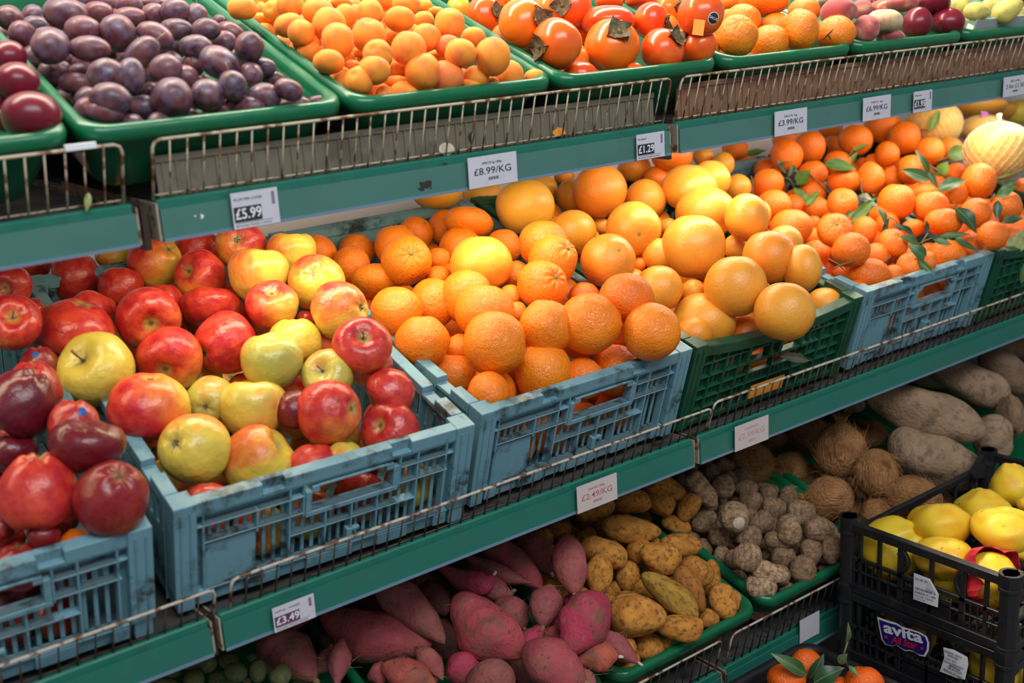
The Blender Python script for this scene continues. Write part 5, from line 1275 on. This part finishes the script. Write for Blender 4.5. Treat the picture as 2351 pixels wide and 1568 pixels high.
# labels on the crate ends
def flat(name, fr, pts, X, mat, parent, lift=0.0):
    V = [V3(atX(*FP(fr, *p), X))+Vector((-lift, 0, 0)) for p in pts]
    bm = bmesh.new(); vs_ = [bm.verts.new(p) for p in V]
    if name == 'star':
        c = bm.verts.new(sum(V, Vector())/len(V))
        for i in range(len(vs_)): bm.faces.new((c, vs_[i], vs_[(i+1) % len(vs_)]))
    else: bmesh.ops.triangulate(bm, faces=[bm.faces.new(vs_)])
    o = link(name, to_mesh(bm, name, mat)); md = o.modifiers.new('thick', 'SOLIDIFY'); md.thickness = .0003; md.offset = 0
    o.parent = parent; o.matrix_parent_inverse = Matrix.Translation(parent.location).inverted() if parent.type == 'EMPTY' else Matrix.Identity(4)
    return o
bpy.context.view_layer.update()
XW = QX-.0012
def star(fr, cx, cy, r):
    return [(cx+r*(1 if k % 2 == 0 else .42)*math.sin(k*PI/5+.15), cy-r*(1 if k % 2 == 0 else .42)*math.cos(k*PI/5+.15)) for k in range(10)]
shield = [(345,1108),(420,1135),(475,1150),(520,1178),(580,1195),(640,1215),(690,1245),(706,1290),(702,1345),(680,1385),(640,1378),(600,1352),(575,1345),(540,1345),(505,1325),(480,1305),(440,1312),(400,1300),(375,1265),(362,1200)]
cx_ = sum(p[0] for p in shield)/len(shield); cy_ = sum(p[1] for p in shield)/len(shield)
a_ = flat('brand_label', 'b2', shield, XW, M['white'], LOWC); a_['label'] = 'navy shield label with white edge reading avita All Star'
flat('label_field', 'b2', [(cx_+(x-cx_)*.93, cy_+(y-cy_)*.89) for x, y in shield], XW, M['navy'], LOWC, .0006)
for c in ((410, 1247), (658, 1325)): flat('star', 'b2', star('b2', *c, 15), XW, M['red_print'], LOWC, .0012)
def wall_text(name, body, fr, p0, p1, hpx, mat, parent, bold=0, shear=0):
    A = V3(atX(*FP(fr, *p0), XW)); B = V3(atX(*FP(fr, *p1), XW)); hgt = hpx/FR[fr][2]*1.92/FPX
    ex = (B-A); w_ = ex.length; ex.normalize(); ez = Vector((-1, 0, 0)); ey = ez.cross(ex)
    o = text(name, body, .02, mat, None, (0, 0, 0), (0, 0, 0), w_, hgt, bold, shear)
    o.rotation_euler = Matrix((ex, ey, ez)).transposed().to_euler(); o.location = A+Vector((-.0013, 0, 0))
    o.parent = parent; o.matrix_parent_inverse = Matrix.Translation(parent.location).inverted(); return o
wall_text('brand_text', 'avita', 'b2', (392, 1178), (664, 1258), 78, M['white'], LOWC, .0006)
wall_text('slogan_text', 'All Star', 'b2', (445, 1263), (628, 1312), 52, M['red_print'], LOWC, .0002, .35)
a_ = flat('paper_label', 'b2', [(600, 803), (712, 845), (772, 950), (766, 1043), (596, 985)], XW, M['white'], TOPC); a_['label'] = 'torn printed white label with a folded corner'
flat('folded_corner', 'b2', [(712, 855), (755, 940), (690, 905)], XW, M['paper'], TOPC, .002)
wall_text('label_text', 'Ref: 2387 7871', 'b2', (612, 838), (700, 866), 16, M['ink_grey'], TOPC)
wall_text('label_text', 'PARTI NO 07007968 - 26', 'b2', (612, 905), (752, 950), 13, M['ink'], TOPC)
wall_text('label_text', 'OD BAR NO 06 - 03 - 6 - 000002', 'b2', (608, 930), (755, 978), 11, M['ink'], TOPC)
wall_text('label_text', 'Tarih 06.10.86   L2 BOYTEC', 'b2', (606, 952), (740, 996), 9, M['ink_grey'], TOPC)
wall_text('label_text', 'www 021 891', 'b2', (604, 972), (680, 996), 8, M['ink_grey'], TOPC)
a_ = flat('paper_label', 'b2', [(805, 1320), (880, 1338), (972, 1388), (978, 1440), (955, 1545), (905, 1535), (780, 1488), (812, 1390)], XW, M['white'], LOWC); a_['label'] = 'white printed label reading QUINCE / AYVA'
for bd, p0, p1, h in (('QUINCE / AYVA', (815, 1340), (935, 1392), 15), ('Grade Class', (838, 1368), (908, 1400), 13), ('TR 1817   MAY 2', (820, 1392), (900, 1425), 10), ('Party No 07003628-46-27', (812, 1410), (948, 1468), 13),
                      ('BEFAZKULE', (850, 1442), (925, 1478), 15), ('TAR ÜR LTD STI', (835, 1456), (935, 1502), 15), ('PRODUCE OF TURKEY', (808, 1470), (940, 1535), 15)):
    wall_text('label_text', bd, 'b2', p0, p1, h, M['ink'], LOWC)

# satsuma crate
rimv, tubv = tray_mesh(.385, .30, .19)
stt = thing('black_tub', 'black round cornered crate of satsumas beside the quince crates', 'crate', (.405, -.42, -.331))
link('tub', pydata('tub', *tubv, M['black_crate']), stt); link('rim', pydata('rim', *rimv, M['black_crate']), stt)
st2 = thing('plinth_crate', 'dark upturned crate under the black crate of satsumas', 'crate', (.42, -.405, -.694))
link('shell', to_mesh(boxes([(0, .355, 0, .27, 0, .172), (.01, .345, -.004, 0, .02, .15)]), 'shell', M['black_crate']), st2)
SB = dict(o=Vector((.405, -.42, -.331)), tilt=0, yaw=0, W=.385, D=.30, H=.19, solid=True); BOX['satsuma'] = SB
SI, sm = parse(T['satsuma'], SB, -.012)
solve(SI, sm, slack=.92)
for o in SI: place(o, 'satsuma', 'mandarin'); o.ob.color = vary((.90, .12, .006), .04)
rows(SI, SB, lambda o: 'shiny', 'satsuma', 'black crate at the bottom edge', 'satsuma', 'satsumas in the black crate')

# ------------------------------------------------------------------ leaves
def leaf_mesh(seed, curl):
    V = []; Fc = []; nx, ny = 10, 4
    for i in range(nx+1):
        t = i/nx; wd = .5*(math.sin(PI*t**.85))**.9*(1-.25*t)+.004
        for j in range(ny+1):
            s = (j/ny-.5)*2; V.append((t, s*wd, .16*abs(s)*wd*2*.5+curl*math.sin(PI*t)+.02*math.sin(9*t+seed)*abs(s)))
    for i in range(nx):
        for j in range(ny): b = i*(ny+1)+j; Fc.append((b, b+ny+1, b+ny+2, b+1))
    return pydata('leaf', V, Fc, M['leaf'])
LM = [leaf_mesh(0, .08), leaf_mesh(2, -.05), leaf_mesh(4, .14)]
TON = {0: (.022, .075, .028, 1), 1: (.06, .15, .035, 1), 2: (.13, .26, .035, 1), 3: (.12, .13, .05, 1), 4: (.28, .38, .14, 1)}
def depth_at(px, py, items, fallback):
    best = None
    for o in items:
        q = math.hypot(px-o.x, py-o.y)/max(o.a, o.b)
        if q < 1.15:
            dd = o.d-o.R*math.sqrt(max(0.05, 1-q*q*.8))
            best = dd if best is None else min(best, dd)
    return best if best is not None else fallback
def sprigs(tab, items, group):
    fb = sorted(o.d for o in items)[len(items)//2]
    for lb, fr, leaves, twigs in tab:
        t = None; s = FR[fr][2]
        segs = [(q[0], q[1], q[2], q[3]) for q in leaves]+list(twigs)
        ds = [depth_at(*FP(fr, (q[0]+q[2])/2, (q[1]+q[3])/2), items, None) for q in segs]; dd = [d for d in ds if d]
        base = sum(dd)/len(dd) if dd else min(items, key=lambda o: math.hypot(FP(fr, segs[0][0], segs[0][1])[0]-o.x, FP(fr, segs[0][0], segs[0][1])[1]-o.y)).d-.03
        x0, y0 = FP(fr, *segs[0][:2]); P0 = V3(CP+ray(x0, y0)*(base))
        t = thing('leafy_sprig' if leaves else 'bare_twig', lb, 'sprig' if leaves else 'twig', P0)
        for q, d in zip(segs, ds):
            d = (d or base)-.006; a = FP(fr, q[0], q[1]); b = FP(fr, q[2], q[3])
            A = V3(CP+ray(*a)*(d+rng.uniform(-.004, .006))); B = V3(CP+ray(*b)*(d+rng.uniform(-.012, .004)))
            if len(q) >= 4 and (q in twigs):
                mid = (A+B)/2+Vector((rng.uniform(-1, 1), rng.uniform(-1, 1), rng.uniform(0, 1)))*.006
                w_ = tube('twig', [A-P0, mid-P0, B-P0], [.0016, .0014, .001], M['twig'], t, 5)
        for q, d in zip(leaves, ds):
            d = (d or base)-.007; a = FP(fr, q[0], q[1]); b = FP(fr, q[2], q[3])
            A = V3(CP+ray(*a)*(d+.002)); B = V3(CP+ray(*b)*(d-.004)); ex = B-A; L = ex.length; ex.normalize()
            view = V3(CM[2]); n = (-view+Vector((rng.uniform(-.5, .5), rng.uniform(-.5, .5), .5+rng.uniform(-.3, .3)))); n = (n-ex*n.dot(ex)).normalized(); ey = n.cross(ex)
            wpx = q[4]/s*d/FPX; f = abs(n.dot(view)); o = link('leaf', LM[rng.randrange(3)], t)
            o.matrix_basis = Matrix.Translation(A-P0) @ Matrix((ex, ey, n)).transposed().to_4x4() @ Matrix.Diagonal((L, wpx*2.1/max(.6, f), L*.8, 1)); o.color = vary(TON[q[5]], .12)
sprigs(LF, MA+PO, 'sprigs'); sprigs(LS, SI, 'sprigs')

# ------------------------------------------------------------------ price labels
def plabel(px0, px1, pym, Y, zr, z0, z1, price, style, label, small='', foot='', code=True, mat='paper', ink='ink', tilt=0.0):
    A = atY(px0, pym, Y); B = atY(px1, pym, Y); W_ = float(B[0]-A[0]); H_ = z1-z0
    t = link('price_label', to_mesh(boxes([(0, W_, -.0004, .0004, 0, H_)]), 'price_label', M[mat])); t.location = (float(A[0]), Y-.0062, zr+z0); t.rotation_euler = (0, tilt, 0)
    tag(t, label, 'price label'); r = (PI/2, 0, 0); y = -.0006
    if style == 'box':
        link('price_panel', to_mesh(boxes([(W_*.03, W_*.62, y-.0001, y+.0002, H_*.18, H_*.60)]), 'price_panel', M[ink]), t)
        text('price_text', price, .02, M['white'], t, (W_*.05, y-.0003, H_*.39), r, W_*.55, H_*.30, .0003)
        if small: text('small_text', small, .01, M[ink], t, (W_*.05, y, H_*.80), r, W_*.07*len(small) if len(small) < 8 else W_*.6, H_*.07)
        if foot: text('small_text', foot, .01, M['ink_grey'], t, (W_*.05, y, H_*.08), r, W_*.75, H_*.08)
        link('rule_line', to_mesh(boxes([(W_*.05, W_*.85, y, y+.0003, H_*.145, H_*.155)]), 'rule_line', M[ink]), t)
        link('barcode', to_mesh(boxes([(W_*.86, W_*.93, y, y+.0003, H_*(.55+.033*i), H_*(.55+.033*i+.018)) for i in range(11)]), 'barcode', M[ink]), t)
    else:
        text('price_text', price, .02, M[ink], t, (W_*.10, y, H_*.50), r, W_*.76, H_*.22, .00005)
        if small: text('small_text', small, .01, M[ink], t, (W_*.28, y, H_*.76), r, W_*.4, H_*.10)
        if code: link('barcode', to_mesh(boxes([(W_*(.40+.018*i), W_*(.40+.018*i+.008+.005*(i % 3 == 0)), y, y+.0003, H_*.20, H_*.30) for i in range(12)]), 'barcode', M[ink]), t)
    return t
z0, z1 = -.0405, -.0055
plabel(527, 635, 482, .027, .467, -.0405, -.001, '£5.99', 'box', 'white price label reading £5.99 on the top rail below the purple plums', 'PLUM PER LOOSE', 'Bromley Foods Centre')
plabel(1068, 1180, 390, .027, .467, -.0405, -.002, '£8.99/KG', 'plain', 'white price label reading £8.99/KG on the rail below the apricots', 'APRICOT kg 1.00/kg')
plabel(1454, 1518, 330, .027, .467, z0, -.0055, '£1.29', 'box', 'white price label reading £1.29 on the rail below the persimmons', 'KAKI', 'Bromley Foods Centre')
plabel(1771, 1845, 280, .027, .467, -.0405, -.003, '£3.99/KG', 'plain', 'white price label reading £3.99/KG on the rail below the oranges', 'SALUS. kg')
plabel(1974, 2037, 245, .027, .467, -.0405, -.003, '£6.99/KG', 'plain', 'white price label reading £6.99/KG on the rail below the peaches', 'NECT. kg')
plabel(2090, 2132, 228, .027, .467, z0, -.0055, '£1.95', 'box', 'small blurred price label right of the £6.99/KG label', 'PEACH')
plabel(2297, 2350, 190, .027, .467, z0, -.0045, '2 for £1.50', 'plain', 'white price label reading 2 for £1.50 at the right end', 'EA')
plabel(619, 718, 1398, -.005, 0, -.0395, -.0085, '£3.49', 'box', 'white price label reading £3.49 on the rail below the mixed apples', 'APPLE - MIXED', 'Bromley Foods Centre', ink='ink_purple')
plabel(1317, 1410, 1125, -.005, 0, -.0405, -.0005, '£2.49/KG', 'plain', 'pinkish price label reading £2.49/KG below the navel oranges', 'ORANGE 1.00/kg', mat='paper_pink', ink='ink_red')
plabel(1680, 1757, 995, -.005, 0, -.0405, .0005, '£2.99/KG', 'plain', 'faded price label reading £2.99/KG below the grapefruit crate', 'GRAPEFRUIT', mat='paper_pink', ink='ink_faint')
t = link('price_label', to_mesh(boxes([(0, .05, -.0004, .0004, 0, .042)]), 'price_label', M['paper'])); t.location = V3(atY(1836, 1478, -.058)); tag(t, 'blank white label on the bottom rail behind the black crates', 'price label')

# pear carton, debris
pb = BOX['pear']; pc = thing('carton', 'pale cardboard carton holding the pears in the green tray', 'carton', pb['o'], (pb['tilt'], 0, 0))
link('front_flap', to_mesh(boxes([(.045, .30, .022, .025, -.02, .012)]), 'front_flap', M['cardgrey']), pc)
link('side_flap', to_mesh(boxes([(.020, .0225, .025, .28, -.03, .012)]), 'side_flap', M['card']), pc)
link('carton_base', to_mesh(boxes([(.045, .265, .035, .28, -.060, -.057)]), 'carton_base', M['card']), pc)
def debris(name, label, x0, x1, y0, y1, z, n, smax):
    P = []
    for i in range(n):
        x, y = rng.uniform(x0, x1), rng.uniform(y0, y1); s = rng.uniform(.0006, smax); a = rng.uniform(0, 3)
        V = [(x+s*1.6*math.cos(a), y+s*1.6*math.sin(a), z), (x-s*math.sin(a), y+s*math.cos(a), z), (x-s*1.4*math.cos(a), y-s*math.sin(a), z), (x+s*math.sin(a), y-s*1.2*math.cos(a), z), (x, y, z+s)]
        P.append((V, [(0, 1, 4), (1, 2, 4), (2, 3, 4), (3, 0, 4)]))
    o = link(name, pydata(name, *merge(P), M['soil'], False)); tag(o, label, 'soil', None, 'stuff')
debris('soil_debris', 'dark crumbs of soil along the edge of the middle shelf', -.09, 1.7, .007, .03, -.0058, 900, .0022)
debris('soil_debris', 'dry crumbs of soil along the edge of the bottom shelf', .70, 1.6, -.044, -.01, -.3788, 400, .003)

# small finds: stuck-on labels, stains, stray leaves, a clip
def blob(name, cx, cy, rx, ry, Y, mat, parent, seed, n=14, rag=.2):
    R2 = random.Random(seed); V = []
    for k in range(n):
        a = 2*PI*k/n; q = 1+R2.uniform(-rag, rag); V.append(V3(atY(cx+rx*q*math.cos(a), cy+ry*q*math.sin(a), Y)))
    c = sum(V, Vector())/n; bm = bmesh.new(); vs_ = [bm.verts.new(v-parent.location) for v in V]; cc = bm.verts.new(c-parent.location)
    for k in range(n): bm.faces.new((cc, vs_[k], vs_[(k+1) % n]))
    o = link(name, to_mesh(bm, name, mat), parent); md = o.modifiers.new('thick', 'SOLIDIFY'); md.thickness = .0004; md.offset = 0; return o
a_ = blob('stuck_label', 1284, 303, 16, 10, .0445, M['orange_paper'], RBOARD, 1); a_['label'] = 'torn orange label'
a_ = blob('stuck_label', 1025, 342, 18, 15, .0445, M['card'], RBOARD, 2, rag=.05); a_['label'] = 'round pale label'
for k, (x, y, rx, ry) in enumerate(((978, 422, 12, 8), (966, 434, 7, 4), (990, 432, 3, 2), (448, 496, 3, 2), (464, 497, 4, 6), (1022, 376, 5, 3), (1083, 312, 6, 12))):
    blob('dirt_mark', x, y, rx, ry, .0266 if k < 6 else .0445, M['soil'] if k not in (3, 4) else M['white'], TOPS if k < 6 else RBOARD, k+5, 9, .45)
def stray(label, a, b, wd, tone, Y):
    A = V3(atY(*a, Y)); B = V3(atY(*b, Y-.004)); ex = (B-A); L = ex.length; ex.normalize(); n = Vector((0, -1, .35)); n = (n-ex*n.dot(ex)).normalized(); ey = n.cross(ex)
    o = link('stray_leaf', LM[0]); o.matrix_basis = Matrix.Translation(A) @ Matrix((ex, ey, n)).transposed().to_4x4() @ Matrix.Diagonal((L, wd, L*.6, 1)); o.color = tone
    tag(o, label, 'leaf')
stray('dry grey brown leaf stuck in the front opening of the green crate', (1790, 818), (1858, 828), .017, (.10, .085, .06, 1), -.010)
stray('small yellow green leaf hanging on the left cream wire guard', (203, 442), (198, 486), .008, (.30, .32, .08, 1), .030)
A = atY(146, 328, .019); B = atY(218, 322, .019)
tag(link('plastic_clip', to_mesh(boxes([(float(A[0]), float(B[0]), .0165, .0215, .5315, .5375)]), 'plastic_clip', M['white'])), 'white plastic clip on the rim of the left cream wire guard', 'clip')
